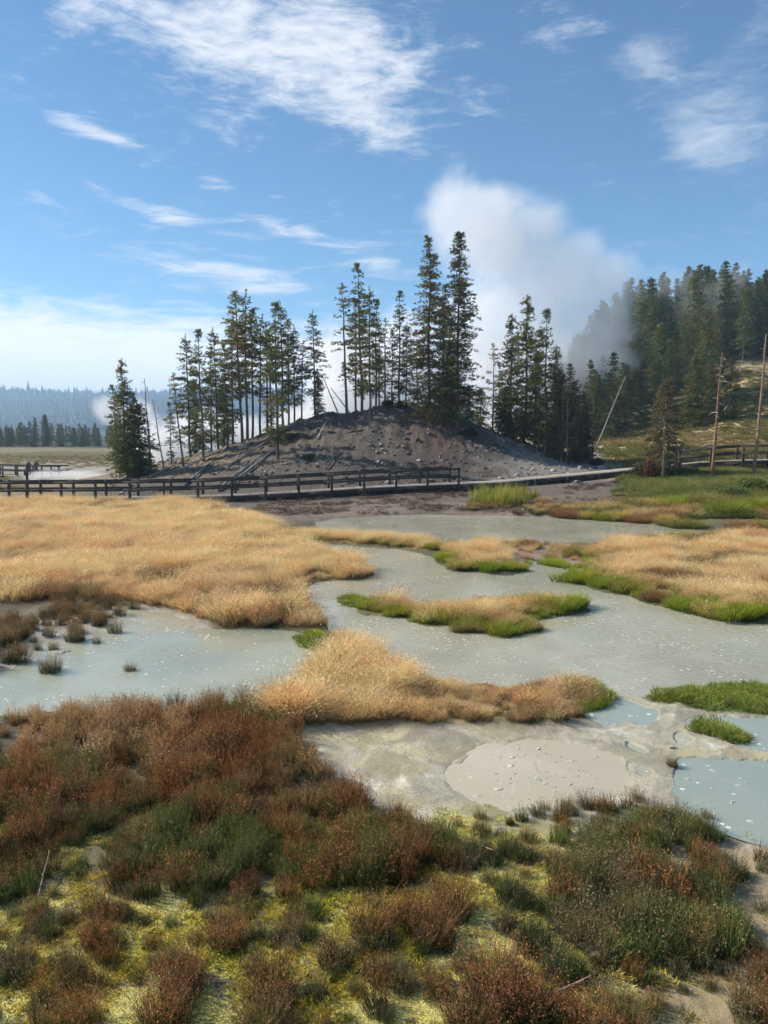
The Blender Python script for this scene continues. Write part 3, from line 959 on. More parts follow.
# reeds and far green
REED = [tuft('reed', 150 + k, n=26, rad=.25, h=.85, hv=.45, lean=.16, width=.028, c0=(.16, .20, .03), c1=(.40, .42, .08)) for k in range(2)]
P = poly([(478, 517), (545, 517), (548, 512), (490, 509), (474, 513)])
pts, sd = sample(P + np.array([0, 2.2]), dfun(16, lambda x, y: .1 + .9 * ss(.3, .6, fbm(x * .8, y * .8, 152, 3))))
scatter('reeds', REED, M['plant'], pts, rng.uniform(0, 6.28, len(pts)), rng.uniform(.4, 1.2, len(pts)), 'upright yellow green reeds on the far bank', None, .05, 'reeds')

def bandpts(u0, u1, d0, d1, n, f=None):
    D = rng.uniform(d0, d1, n); u = rng.uniform(u0, u1, n)
    x = (u - CX) / F * D
    ok = np.ones(n, bool) if f is None else rng.uniform(0, 1, n) < f(u, D, x)
    x, D = x[ok], D[ok]
    z, sd, _ = terrain(x, D, True)
    ok = sd > .05
    return np.stack([x[ok], D[ok], z[ok] - .02], 1)


BANKG = [tuft('bank_grass', 160 + k, n=110, rad=.3, h=.42, lean=.6, width=.022, segs=2, c0=(.06, .09, .02), c1=c) for k, c in enumerate([(.17, .25, .05), (.28, .32, .08), (.42, .36, .16), (.74, .56, .28), (.46, .26, .10)])]
pts = bandpts(545, 960, 38.5, 53, 7600, lambda u, D, x: np.maximum(ss(600, 690, u - (D - 44) * 3 + 60 * (fbm(x * .4, D * .4, 96, 3) - .5)), ss(42.5, 41, D) * ss(550, 575, u)))
u = pts[:, 0] / pts[:, 1] * F + CX
n = len(pts); a = fbm(pts[:, 0] * .45, pts[:, 1] * .6, 97, 3); D = pts[:, 1]
idx = np.where(a < .5, 0, 1) + np.where(rng.uniform(0, 1, n) < .2, 1, 0)
low = ss(43.5, 41, D + (a - .5) * 8)
idx = np.where(rng.uniform(0, 1, n) < low, np.where(a < .42, 1, np.where(a > .58, 4, 3)), idx)
scatter('bank_grass', BANKG, M['plant'], pts, rng.uniform(0, 6.28, n), rng.uniform(.6, 1.3, n) * (.6 + .8 * a), 'green and straw coloured plants on the bank below the right boardwalk', idx, .1)
pts = bandpts(470, 640, 39.5, 44.5, 1500, lambda u, D, x: ss(.5, .6, fbm(x * .6, D * .6, 98, 3)))
n = len(pts)
scatter('bank_tufts', BANKG, M['plant'], pts, rng.uniform(0, 6.28, n), rng.uniform(.35, .8, n), 'low rusty and brown tufts along the far muddy shore', rng.choice([2, 3, 4, 4, 1], n), .1)
pts = bandpts(230, 640, 39.5, 50.5, 2600, lambda u, D, x: ss(.47, .62, fbm(x * .5, D * .8, 198, 4)))
n = len(pts)
BANKC = [tuft('bank_sprig', 180 + k, n=50, rad=.22, h=.16, lean=.9, width=.018, segs=2, c0=(.09, .07, .05), c1=c) for k, c in enumerate([(.16, .12, .08), (.26, .20, .13), (.20, .10, .06)])]
scatter('bank_debris', BANKC, M['plant'], pts, rng.uniform(0, 6.28, n), rng.uniform(.5, 1.4, n), 'dry brown sprigs and litter on the dark mud bank before the boardwalk', None, .2, 'litter')
HILLG = [tuft('slope_grass', 170 + k, n=60, rad=.5, h=.34, lean=.6, width=.05, segs=2, c0=(.11, .11, .035), c1=c) for k, c in enumerate([(.26, .23, .07), (.42, .33, .15), (.20, .20, .05)])]
pts = bandpts(560, 960, 54.5, 122, 9000, lambda u, D, x: ss(600, 650, u + (D - 54) * .8))
n = len(pts); a = fbm(pts[:, 0] * .1, pts[:, 1] * .1, 99, 3)
scatter('slope_grass', HILLG, M['plant'], pts, rng.uniform(0, 6.28, n), rng.uniform(.5, 1.1, n), 'olive and straw grass on the slope below the forest', np.where(a > .53, 1, np.where(a > .45, 0, 2)), .1)
pts = bandpts(-200, 130, 52, 150, 5000, lambda u, D, x: ss(120, 150, D) * .7 + ss(.5, .6, fbm(x * .12, D * .05, 68, 3)) * .6)
n = len(pts)
scatter('flat_grass', HILLG, M['plant'], pts, rng.uniform(0, 6.28, n), rng.uniform(.4, .9, n), 'thin dry grass on the flat beyond the left boardwalk', rng.choice([1, 1, 0], n), .1)


def rock_me(name, seed, c):
    import bmesh
    r = np.random.default_rng(seed)
    bm = bmesh.new(); bmesh.ops.create_icosphere(bm, subdivisions=2, radius=1)
    V = np.array([v.co[:] for v in bm.verts]); T = np.array([[v.index for v in f.verts] for f in bm.faces]); bm.free()
    s = r.uniform(.6, 1.3, 3) * (1, 1, .6)
    for _ in range(7):
        d = r.normal(0, 1, 3); d /= np.linalg.norm(d); k = r.uniform(.45, .8)
        o = (V @ d) - k; V = V - np.where(o > 0, o, 0)[:, None] * d
    V = V * s * (1 + .06 * r.normal(0, 1, (len(V), 1)))
    return mesh(name, V, T, np.tile(np.array(c), (len(V), 1)))


ROCK = [rock_me('clod', 300 + k, c) for k, c in enumerate([(.13, .11, .095), (.22, .20, .18), (.33, .31, .28), (.09, .075, .06)])]
pts = bandpts(110, 620, 51.5, 70, 9000, lambda u, D, x: .25 + .75 * ss(.45, .6, fbm(x * .5, D * .5, 101, 3)))
n = len(pts); u = pts[:, 0] / pts[:, 1] * F + CX
idx = np.where(rng.uniform(0, 1, n) < .2 + .5 * ss(460, 520, u), 1, rng.choice([0, 3], n)); idx = np.where(rng.uniform(0, 1, n) < .06 + .12 * ss(470, 520, u), 2, idx)
scatter('rubble', ROCK, M['rock'], pts, rng.uniform(0, 6.28, n), .05 + rng.exponential(.05, n), 'loose clods and stones over the bare grey mound', idx, .3, 'rubble')

# foam and clay flakes on the pools
FO = [rock_me('foam_flake', 320 + k, (.62, .61, .55)) for k in range(3)]
for me_ in FO:
    me_.transform(Matrix.Diagonal((1.3, .8, .16, 1)))
FP = []
for P, n, z in ((P_MUD, 90, .008), (P_R, 70, .006), (P_R2, 30, .006), (P_S, 6, .006)):
    lo, hi = P.min(0), P.max(0)
    lo = np.maximum(lo, -8)
    x = rng.uniform(lo[0], min(hi[0], 8), n * 4); y = rng.uniform(lo[1], hi[1], n * 4)
    if P is P_MUD:
        c = P.mean(0); x = rng.normal(c[0] + .05, .42, n * 4); y = rng.normal(c[1] + .1, .5, n * 4)
    ok = sdf(P, x, y) < -.06; k = min(n, ok.sum()); FP.append(np.stack([x[ok][:k], y[ok][:k], np.full(k, z)], 1))
FP = np.concatenate(FP); n = len(FP)
fo = scatter('foam', FO, M['rock'], FP, rng.uniform(0, 6.28, n), .008 + rng.exponential(.010, n), 'white clay and foam flakes floating on the pools', None, .05, 'foam')


# ------------------------------------------------------------------ trees
def conifer(seed, H=14, c0=.3, Rr=1.6, dens=1.0, style='pine', far=False, needle=(.050, .068, .026), wood=(.13, .10, .08), bare=1.0, clump=1.0):
    r = np.random.default_rng(seed)
    tr = MB()
    r0 = .04 + H * .0072
    k = 9
    ts = np.linspace(0, 1, k)
    bend = np.cumsum(r.normal(0, .045 * H / 14, (k, 2)), 0); bend -= bend[0]
    pts = np.stack([bend[:, 0], bend[:, 1], ts * H - .3 * (ts == 0)], 1)
    rad = r0 * (1 - ts) ** .8 + .012
    tr.tube(pts, rad, 7 if not far else 5, wood, False)
    def axis(z):
        return np.stack([np.interp(z, ts * H, bend[:, 0]), np.interp(z, ts * H, bend[:, 1]), z], -1)
    # bare dead twigs low on the trunk
    for _ in range(int((14 if not far else 3) * bare)):
        z = r.uniform(.12, max(c0 + .15, .2)) * H; a = r.uniform(0, 6.28); L = r.uniform(.3, .55 * Rr + .3)
        p = axis(z); q = p + np.array([math.cos(a) * L, math.sin(a) * L, r.uniform(-.25, .15) * L])
        tr.tube([p, (p + q) / 2 + (0, 0, .05), q], [.02, .014, .006], 3, tuple(np.array(wood) * 1.2), False)
    cr = MB()
    z = c0 * H
    BP, BD, BL = [], [], []
    while z < H - .15:
        t = (z - c0 * H) / (H - c0 * H)
        if style == 'spire': prof = min(1, .55 + t * 4) * (1 - t) ** .75
        elif style == 'pine': prof = min(1, .35 + t * 2.2) * (1 - t ** 2.2) ** .9 * (1.0 - .35 * t)
        else: prof = min(1, .6 + t * 2) * (1 - t) ** .55
        nb = r.poisson((4.6 if style == 'spire' else 3.6) * dens) + (1 if style == 'spire' else 0)
        for _ in range(nb):
            L = Rr * prof * r.uniform(.45, 1.2) + .12
            if style == 'pine' and r.uniform() < .12: L *= 1.35
            a = r.uniform(0, 6.28)
            sl = (.45 * t - .28 if style == 'spire' else .6 * t - .15) + r.normal(0, .14)
            BP.append(axis(z + r.uniform(-.15, .15))); BD.append((math.cos(a), math.sin(a), sl)); BL.append(L)
        z += (.23 if not far else .45) * r.uniform(.7, 1.3) * (1 + H / 60)
        if style == 'pine' and r.uniform() < .12: z += r.uniform(.2, .7)
    BP, BD, BL = np.array(BP), np.array(BD), np.array(BL)
    for i in range(len(BP)):
        if BL[i] < .35 or (far and i % 3): continue
        q = BP[i] + BD[i] * BL[i] * .9
        m_ = BP[i] + BD[i] * BL[i] * .5 + (0, 0, .04 * BL[i])
        cr.tube([BP[i], m_, q], [.012 + BL[i] * .011, .012, .004], 3, wood, False)
    # clumps of needles along every branch, spreading sideways
    step = (.15 if not far else .28) / clump
    CPs, CDs = [], []
    for i in range(len(BP)):
        n = max(2, int(BL[i] / step))
        tt = np.linspace(.22 if style != 'pine' else .35, 1, n) + r.normal(0, .03, n)
        side = np.cross(BD[i], (0, 0, 1)); side /= np.linalg.norm(side)
        rep = 2 if not far else 2
        for q in range(rep):
            w = r.normal(0, 1, n) * BL[i] * .20 * (1.15 - tt) * (1 if q else .3)
            P = BP[i] + BD[i] * (BL[i] * tt)[:, None] + side * w[:, None] + np.array([0, 0, 1]) * (r.normal(0, .08, n) - .10 * BL[i] * tt ** 2)[:, None]
            CPs.append(P); CDs.append(np.tile(BD[i], (n, 1)) + side * np.sign(w)[:, None] * .5)
    z = r.uniform(H - .8, H - .05, 4); CPs.append(axis(z)); CDs.append(np.tile((0, 0, 3.5), (4, 1)))
    P = np.concatenate(CPs); Dn = np.concatenate(CDs)
    kk = 6 if not far else 4
    P = np.repeat(P, kk, 0); Dn = np.repeat(Dn, kk, 0)
    n = len(P)
    d = Dn * .55 + r.normal(0, .55, (n, 3)) + (0, 0, .12)
    d /= np.linalg.norm(d, axis=1)[:, None]
    ln = (r.uniform(.10, .25, n) if not far else r.uniform(.2, .42, n))
    wv = np.cross(d, r.normal(0, 1, (n, 3))); wv /= np.linalg.norm(wv, axis=1)[:, None]
    ww = .032 if not far else .07
    P = P + r.normal(0, .03 if not far else .08, (n, 3))
    V = np.stack([P - wv * ww, P + d * ln[:, None], P + wv * ww], 1).reshape(-1, 3)
    T = np.arange(n * 3).reshape(n, 3)
    C = np.array(needle)[None] * (1 + .28 * r.normal(0, 1, n))[:, None]
    C[:, 0] *= 1 + .25 * r.normal(0, 1, n)
    cr.add(V, None, T, np.repeat(np.clip(C, .01, 1), 3, 0))
    tm = tr.me('trunk', True); tm.materials.append(M['bark'])
    cm = cr.me('crown'); cm.materials.append(M['needle'])
    return tm, cm, H


def snag(seed, H=8, br=14, wood=(.22, .16, .12), L=.7, r0=.13, white=0):
    r = np.random.default_rng(seed)
    tr = MB()
    ts = np.linspace(0, 1, 8); bend = np.cumsum(r.normal(0, .02, (8, 2)), 0); bend -= bend[0]
    pts = np.stack([bend[:, 0], bend[:, 1], ts * H - .2 * (ts == 0)], 1)
    tr.tube(pts, r0 * (1 - ts * .75), 8, wood, True)
    bm_ = MB()
    for _ in range(br):
        z = r.uniform(.25, .97) * H; a = r.uniform(0, 6.28); l = L * r.uniform(.3, 1.2) * (1.15 - .6 * z / H)
        p = np.array([np.interp(z, ts * H, bend[:, 0]), np.interp(z, ts * H, bend[:, 1]), z])
        d = np.array([math.cos(a), math.sin(a), r.uniform(-.5, .35)])
        q = p + d * l; m_ = p + d * l * .5 + (0, 0, .08 * l)
        c = (.5, .46, .42) if r.uniform() < white else tuple(np.array(wood) * 1.15)
        bm_.tube([p, m_, q], [.025, .017, .006], 4, c, False)
        for s_ in range(2):
            o = q * .5 + m_ * .5; bm_.tube([o, o + r.normal(0, .18 * l + .02, 3)], [.012, .004], 3, c, False)
    tm = tr.me('trunk', True); tm.materials.append(M['deadwood'])
    cm = bm_.me('branches'); cm.materials.append(M['deadwood'])
    return tm, cm, H


def place_tree(kind, var, x, y, ztop=None, height=None, z=None, rz=0, lean=(0, 0), label='', cat='tree', group=None, wide=1.0, partname='crown'):
    tm, cm, H = var
    if z is None: z = gz(x, y)
    h = height if height else ztop - z
    o = empty(kind, (x, y, z - .03), rz)
    s = h / H
    o.rotation_euler = (lean[0], lean[1], rz)
    o.scale = (s, s, s)
    a = bpy.data.objects.new('trunk', tm); b = bpy.data.objects.new(partname, cm)
    for q in (a, b):
        COL.objects.link(q); q.parent = o
    b.scale = (wide, wide, 1)
    tag(o, label, cat, group)
    return o


GRN1 = (.105, .122, .036); OLV = (.155, .15, .047); DRK = (.075, .095, .031)
V = {}
V['pA'] = conifer(1, 15, .34, 1.5, .95, 'pine', needle=OLV)
V['pB'] = conifer(2, 15, .20, 1.4, 1.15, 'pine', needle=GRN1)
V['pC'] = conifer(3, 15, .10, 1.25, 1.0, 'pine', needle=GRN1)
V['pD'] = conifer(4, 15, .40, 1.5, .85, 'pine', needle=OLV)
V['th'] = conifer(5, 12, .25, .9, .45, 'pine', needle=OLV, bare=2)
V['sA'] = conifer(6, 18, .06, 1.75, 1.0, 'spire', needle=OLV)
V['sB'] = conifer(7, 18, .05, 1.9, 1.15, 'spire', needle=DRK)
V['sC'] = conifer(8, 12, .05, 1.7, 1.0, 'spire', needle=GRN1)
V['yg'] = conifer(9, 6, .02, 1.3, 1.2, 'spire', needle=(.09, .11, .035))
V['gy'] = conifer(10, 8, .08, 1.4, .7, 'spire', needle=(.10, .085, .06), wood=(.2, .16, .13), bare=2)
V['gt'] = conifer(13, 8, .05, 1.5, 1.5, 'spire', needle=(.12, .115, .07), wood=(.3, .25, .2), bare=3)
V['yl'] = conifer(18, 12, .03, 1.9, 1.3, 'spire', needle=(.13, .15, .045))
V['n1'] = snag(11, 8, 26, (.20, .12, .08), .8, .12, .6)
V['n2'] = snag(12, 8, 8, (.24, .15, .10), .35, .11, .2)
V['n3'] = snag(14, 8, 26, (.20, .17, .15), .7, .09)

# u of the base, distance, top row in the photo, shape, lean, label
MT = [
    (128, 60, 358, 'sC', (0, -.02), 'bushy green conifer at the far left foot of the mound'),
    (140, 61, 402, 'yg', (0, 0), 'short dense conifer just right of the leftmost one on the mound'),
    (152, 61, 378, 'n3', (0, -.05), 'thin dead grey tree beside the leftmost conifer of the mound'),
    (164, 62, 398, 'n3', (0, -.14), 'dead grey trunk leaning left near the left end of the mound'),
    (184, 60, 372, 'th', (0, -.09), 'thin crooked pine leaning left, in front on the left slope'),
    (191, 65, 334, 'pB', (0, -.02), 'pine with a ragged crown, left in the pair on the left slope'),
    (204, 62, 330, 'pC', (0, -.02), 'slender pine, right in the pair on the left slope'),
    (219, 67, 327, 'pB', (0, -.01), 'middling pine just left of the tall close pair on the left slope'),
    (228, 64, 345, 'pC', (0, 0), 'pine with low branches in front of the tall pair on the left slope'),
    (243, 66, 290, 'pA', (0, -.03), 'tall bare trunked pine, left one of the close pair on the left slope'),
    (248, 67, 288, 'pD', (0, -.015), 'tall bare trunked pine, right one of the close pair on the left slope'),
    (253, 69, 308, 'pA', (0, .01), 'bare trunked pine right behind the tall pair'),
    (261, 68, 314, 'pD', (0, 0), 'bare trunked pine in the middle of the left stand'),
    (268, 70, 322, 'th', (0, 0), 'thin pine between the bare trunks of the left stand'),
    (278, 58, 303, 'pC', (0, -.01), 'pine rooted low on the front of the mound with a long trunk'),
    (284, 67, 301, 'pB', (0, 0), 'pine standing close behind the low rooted one'),
    (295, 66, 326, 'pB', (0, -.01), 'smaller dark pine at the right end of the left stand'),
    (302, 70, 340, 'th', (0, .03), 'thin small pine at the gap right of the left stand'),
    (316, 67, 310, 'pB', (0, -.02), 'lone pine with a narrow top between the two stands'),
    (319, 66, 368, 'sC', (0, 0), 'short dark conifer at the foot of the lone narrow pine'),
    (347, 67, 283, 'th', (0, -.03), 'thin drooping pine left of the reddish topped pine on the crest'),
    (362, 67, 264, 'pC', (0, -.01), 'tall narrow pine with a reddish top on the crest'),
    (370, 63, 286, 'pB', (0, .0), 'full pine just right of the tall narrow one on the crest'),
    (379, 70, 322, 'th', (0, 0), 'thin small pine behind the stand on the crest'),
    (385, 68, 318, 'th', (0, 0), 'thin pine between the crest stand and the twin pines'),
    (399, 67, 291, 'pC', (0, -.01), 'slender pine left of the two tallest conifers'),
    (406, 68, 322, 'pB', (0, 0), 'shorter pine just left of the two tallest conifers'),
    (428, 63, 237, 'sA', (0, .015), 'very tall olive green conifer, left one of the two tallest'),
    (441, 62, 284, 'sA', (0, 0), 'olive conifer squeezed between the two tallest ones'),
    (456, 62, 232, 'sB', (0, .01), 'tallest dark conifer on top of the mound'),
    (447, 64, 345, 'sC', (0, 0), 'short dark conifer at the feet of the two tallest'),
    (492, 68, 343, 'th', (0, 0), 'small thin topped pine right of the two tallest conifers'),
    (480, 70, 388, 'yg', (0, 0), 'small bush like conifer right of the tallest one'),
    (503, 66, 385, 'yg', (0, 0), 'light green young conifer on the right flank'),
    (511, 66, 313, 'sC', (0, 0), 'dark conifer left in the trio on the right flank'),
    (523, 65, 295, 'sC', (0, .01), 'tallest conifer of the trio on the right flank'),
    (534, 65, 352, 'sC', (0, 0), 'lower dark conifer filling the trio on the right flank'),
    (545, 61, 310, 'pC', (0, 0), 'thin trunked conifer right in the trio on the right flank'),
    (552, 63, 345, 'sC', (0, 0), 'shorter conifer just right of the trio on the right flank'),
    (561, 60, 372, 'gy', (0, .01), 'brown grey half dead conifer at the right foot of the mound'),
    (572, 61, 380, 'gy', (0, 0), 'brown bushy half dead conifer next to the grey trunk'),
    (582, 62, 392, 'gy', (0, .02), 'last brown bushy conifer at the right foot of the mound'),
    (592, 66, 376, 'th', (0, 0), 'thin green topped tree right of the brown conifers'),
    (196, 68, 378, 'sC', (0, 0), 'low dark conifer behind the pair on the left slope'),
    (212, 69, 352, 'pC', (0, .01), 'ragged pine filling the gap right of the pair on the left slope'),
    (233, 70, 316, 'pB', (0, 0), 'dark pine behind and left of the tall close pair'),
    (224, 71, 372, 'sC', (0, 0), 'low dark conifer at the feet of the left stand'),
    (272, 71, 330, 'pC', (0, 0), 'ragged pine at the back of the left stand'),
    (289, 72, 318, 'pA', (0, .01), 'bare trunked pine at the back right of the left stand'),
    (172, 63, 402, 'pC', (0, -.03), 'small ragged pine at the left edge of the left slope'),
    (120, 61, 385, 'pC', (0, -.04), 'slim conifer overlapping the leftmost bushy one'),
    (135, 60, 392, 'sC', (0, 0), 'low full conifer in front of the leftmost bushy one'),
    (356, 70, 298, 'pA', (0, 0), 'bare trunked pine hidden partly behind the crest stand'),
    (376, 68, 300, 'pC', (0, .01), 'ragged dark pine at the right of the crest stand'),
    (392, 70, 330, 'pC', (0, -.01), 'small ragged pine left of the slender one near the tallest trees'),
    (417, 66, 330, 'pC', (0, 0), 'slim dark pine touching the left tallest conifer'),
    (468, 65, 392, 'sC', (0, 0), 'low dark conifer right of the tallest tree trunk'),
    (498, 68, 362, 'pC', (0, 0), 'slim pine left of the trio on the right flank'),
    (538, 63, 330, 'pC', (0, 0), 'ragged pine inside the trio on the right flank'),
    (556, 61, 388, 'sC', (0, 0), 'low green conifer at the foot of the right flank trees'),
    (586, 64, 405, 'sC', (0, 0), 'low dark green conifer behind the last brown ones'),
    (566, 59, 400, 'n3', (0, 0), 'pale bare trunk in front of the brown conifers'),
]
for i, (u, D, vt, k, ln, lb) in enumerate(MT):
    x = (u - CX) / F * D * 1.0
    o = place_tree('dead_tree' if k.startswith('n') else 'pine_tree', V[k], x, D, ztop=zat(vt, D), rz=0, lean=ln, label=lb, wide=1.0 if k.startswith('n') else (1.2 if k == 'sC' else 1.5),
                   cat='dead tree' if k.startswith('n') else 'tree', group='trees on the bare mound', partname='branches' if k.startswith('n') else 'crown')
    for c in o.children: c.rotation_euler = (0, 0, (i * 2.4) % 6.28)

# trees in the right foreground of the slope
RT = [
    (661, 51, 377, 'gt', 'dead_tree' , (0, .02), 'greyish half dead conifer standing on the green bank before the boardwalk'),
    (663, 49.5, 425, 'n1', 'dead_tree', (0, .0), 'short pale snag in front of the half dead conifer'),
    (712, 49, 352, 'n1', 'dead_tree', (0, .055), 'reddish bare snag with broken white branches leaning slightly right'),
    (753, 49.5, 333, 'n2', 'dead_tree', (0, .05), 'tallest bare reddish snag beside the right boardwalk'),
    (693, 92, 354, 'yl', 'pine_tree', (0, 0), 'dense green conifer on the grassy slope, left of three'),
    (709, 95, 358, 'yl', 'pine_tree', (0, 0), 'dense green conifer on the grassy slope, middle of three'),
    (727, 90, 355, 'sC', 'pine_tree', (0, 0), 'dense dark conifer on the grassy slope, right of three'),
]
for i, (u, D, vt, k, nm, ln, lb) in enumerate(RT):
    x = (u - CX) / F * D
    wd = 1.9 if k in ('sC', 'yl') else 1.3
    o = place_tree(nm, V[k], x, D, ztop=zat(vt, D), lean=ln, label=lb, cat='dead tree' if nm == 'dead_tree' else 'tree', wide=wd,
                   partname='branches' if k.startswith('n') else 'crown')
    for c in o.children: c.rotation_euler = (0, 0, i * 1.9)

# forest on the hill
FV = [conifer(400 + k, 18, c, Rr, 1.35, 'spire', True, needle=nd) for k, (c, Rr, nd) in enumerate([(.06, 2.3, (.07, .095, .033)), (.12, 2.0, (.10, .125, .038)), (.05, 2.6, (.06, .082, .03)), (.2, 1.9, (.12, .135, .045))])]
cnt = 0; placed = []
for att in range(9000):
    if cnt >= 208: break
    u = random.uniform(548, 830); D = random.uniform(112, 222) if random.random() > .12 else random.uniform(92, 114)
    x = (u - CX) / F * D
    if D < 118 and u > 640: continue
    if D < 100 and u < 575: continue
    if u > 715 and D < 138: continue
    if any((x - a) ** 2 + (D - b) ** 2 < 3.9 ** 2 for a, b in placed): continue
    z = gz(x, D)
    h = random.uniform(13, 21)
    if D < 140: h = random.uniform(9, 14)
    if D < 114: h = random.uniform(7, 11)
    if D > 190: h = random.uniform(15, 20)
    # crest line of the wood as in the picture
    vt = float(np.interp(u, [548, 590, 607, 622, 640, 660, 700, 730, 768, 830], [365, 312, 284, 271, 264, 261, 258, 258, 268, 276])) + random.uniform(0, 17)
    ztm = float(zat(vt, D))
    if z + h > ztm: h = ztm - z
    if h < 8: continue
    placed.append((x, D)); cnt += 1
    far = D > 165
    lb = 'dark green conifer in the dense forest on the right hill'
    o = place_tree('conifer_tree', FV[random.randrange(4)], x, D, height=h, z=z, rz=random.uniform(0, 6.28), label=lb, group='conifers of the forest on the right hill', wide=random.uniform(1.2, 1.6))

cnt = 0; placed = []
for att in range(4000):
    if cnt >= 92: break
    u = random.uniform(-30, 150); D = random.uniform(238, 275)
    x = (u - CX) / F * D
    if any((x - a) ** 2 + (D - b) ** 2 < 3.2 ** 2 for a, b in placed): continue
    placed.append((x, D)); cnt += 1
    vt = 424 + 6 * math.sin(u * .11) * math.sin(u * .037) + random.uniform(-5, 8)
    if u > 100: vt -= 3
    z = gz(x, D); h = max(6, float(zat(vt, D)) - z)
    place_tree('conifer_tree', FV[random.randrange(4)], x, D, height=h, z=z, rz=random.uniform(0, 6.28), label='dark bluish conifer in the tree line across the left flat', group='conifers in the tree line beyond the left flat', wide=random.uniform(1.5, 2.1))

# far wooded ridge
def ridge():
    n = 42000
    r = np.random.default_rng(99)
    D = r.uniform(1250, 2660, n); D[:9000] = r.uniform(2480, 2660, 9000)
    x = r.uniform(-.72, .35, n) * D
    z = terrain(x, D)
    h = r.uniform(6, 12, n) + (D > 2450) * r.exponential(4, n); w = h * r.uniform(.16, .28, n)
    V_ = np.zeros((n, 5, 3))
    ph = r.uniform(0, 1.5, n)
    for k in range(4):
        V_[:, k] = np.stack([x + w * np.cos(ph + k * 1.5708), D + w * np.sin(ph + k * 1.5708), z - 1], 1)
    V_[:, 4] = np.stack([x, D, z + h], 1)
    T = np.array([(0, 1, 4), (1, 2, 4), (2, 3, 4), (3, 0, 4)])
    T = (T[None] + (np.arange(n) * 5)[:, None, None]).reshape(-1, 3)
    C = np.repeat(np.array([.032, .046, .028])[None] * r.uniform(.8, 1.2, n)[:, None], 5, 0)
    me = mesh('ridge_forest', V_.reshape(-1, 3), T, C)
    o = link(me, M['needle'])
    tag(o, 'far blue forest covering the distant ridge', 'forest', None, 'stuff')


ridge()

# ------------------------------------------------------------------ shrubs
def shrub(seed, w, h, c, n=5200, ls=.05):
    r = np.random.default_rng(seed)
    st = MB(); P = []
    for _ in range(26):
        a = r.uniform(0, 6.28); k = r.uniform(.2, 1)
        tip = np.array([math.cos(a) * w * k * .8, math.sin(a) * w * k * .8, h * r.uniform(.55, .95) * (1 - .35 * k)])
        st.tube([(tip[0] * .1, tip[1] * .1, -.05), tip * (.55, .55, .6), tip], [.022, .013, .005], 4, (.12, .09, .06), False)
        q = n // 26; t = r.uniform(.35, 1.1, q)[:, None]
        P.append(tip * t + r.normal(0, .11 * (w + h) / 1.5, (q, 3)) * (1, 1, .7))
    P = np.concatenate(P); P[:, 2] = np.abs(P[:, 2]) + .02
    V_, Q, C = flecks3(P, ls, c, .3, r)
    lf = MB(); lf.add(V_, Q, None, C)
    a = st.me('stems', True); a.materials.append(M['bark']); b = lf.me('foliage'); b.materials.append(M['plant'])
    return a, b


def place_shrub(sv, u, D, s, label, name='shrub', cat='shrub', group=None, sz=1):
    x = (u - CX) / F * D
    o = empty(name, (x, D, gz(x, D) - .03), (u * 1.3) % 6.28); o.scale = (s, s, s * sz)
    for nm, me in zip(('stems', 'foliage'), sv):
        q = bpy.data.objects.new(nm, me); COL.objects.link(q); q.parent = o
    tag(o, label, cat, group)


SG = shrub(1, .9, .9, (.13, .19, .04)); SY = shrub(2, .9, .8, (.24, .27, .07)); SD = shrub(3, .8, 1.0, (.055, .075, .028)); SR = shrub(4, .7, .6, (.33, .17, .06)); SB = shrub(5, .8, 1.1, (.13, .065, .04))
for a in [
    (SG, 713, 39.6, .8, 'dark green round shrub at the water edge on the far right shore', .5),
    (SG, 730, 43, 1.3, 'broad green shrub on the bank right of the tall snag', .6),
    (SG, 752, 44.5, 1.4, 'broad green shrub at the right picture edge on the bank', .6),
    (SY, 705, 45.5, 1.1, 'yellow green shrub on the bank left of the broad green ones', .55),
    (SG, 690, 42.2, .8, 'small green shrub low on the bank in front of the snag', .5),
    (SY, 740, 47, 1.1, 'yellow green shrub high on the bank under the right railing', .6),
    (SY, 668, 43, .8, 'small yellow green shrub on the bank below the half dead conifer', .5),
    (SD, 646, 51.5, 1.25, 'dark bush left at the foot of the half dead conifer', 1),
    (SD, 672, 51, 1.0, 'dark bush right at the foot of the half dead conifer', .8),
    (SB, 652, 50.5, .9, 'rusty brown bush at the foot of the half dead conifer', 1.5),
    (SD, 690, 51.5, 1.0, 'dark green bush under the start of the right railing', .7),
    (SD, 706, 51, .8, 'low dark bush beside the base of the leaning snag', .6),
    (SD, 580, 60, 1.1, 'dark green bush at the right foot of the mound', .9),
    (SD, 596, 59, .9, 'smaller dark bush where the mound meets the meadow', .7),
    (SD, 624, 56, .7, 'small bush behind the low boardwalk beside the meadow', .6),
    (SD, 468, 61, 1.1, 'dark low bush right under the tallest conifer', .6),
    (SD, 402, 65, .8, 'low green bush on the crest left of the tall conifers', .9),
    (SD, 388, 65.5, .8, 'low green bush on the crest below the slender pine', .8),
    (SD, 290, 62, .7, 'small bush on the front slope below the left stand', .8),
    (SD, 308, 57, .6, 'small dark bush low on the front of the mound', .8),
    (SR, 575, 40.6, .9, 'rusty orange low bush on the far shore right of the reeds', .6),
    (SR, 596, 40.9, .8, 'second rusty low bush on the far shore, nearer the reeds\' right', .5),
    (SR, 556, 41, .7, 'small rusty bush just right of the reeds', .5),
    (SG, 626, 40.5, .6, 'low green bush on the far shore among straw grass', .5),
]:
    place_shrub(a[0], a[1], a[2], a[3], a[4], sz=a[5])

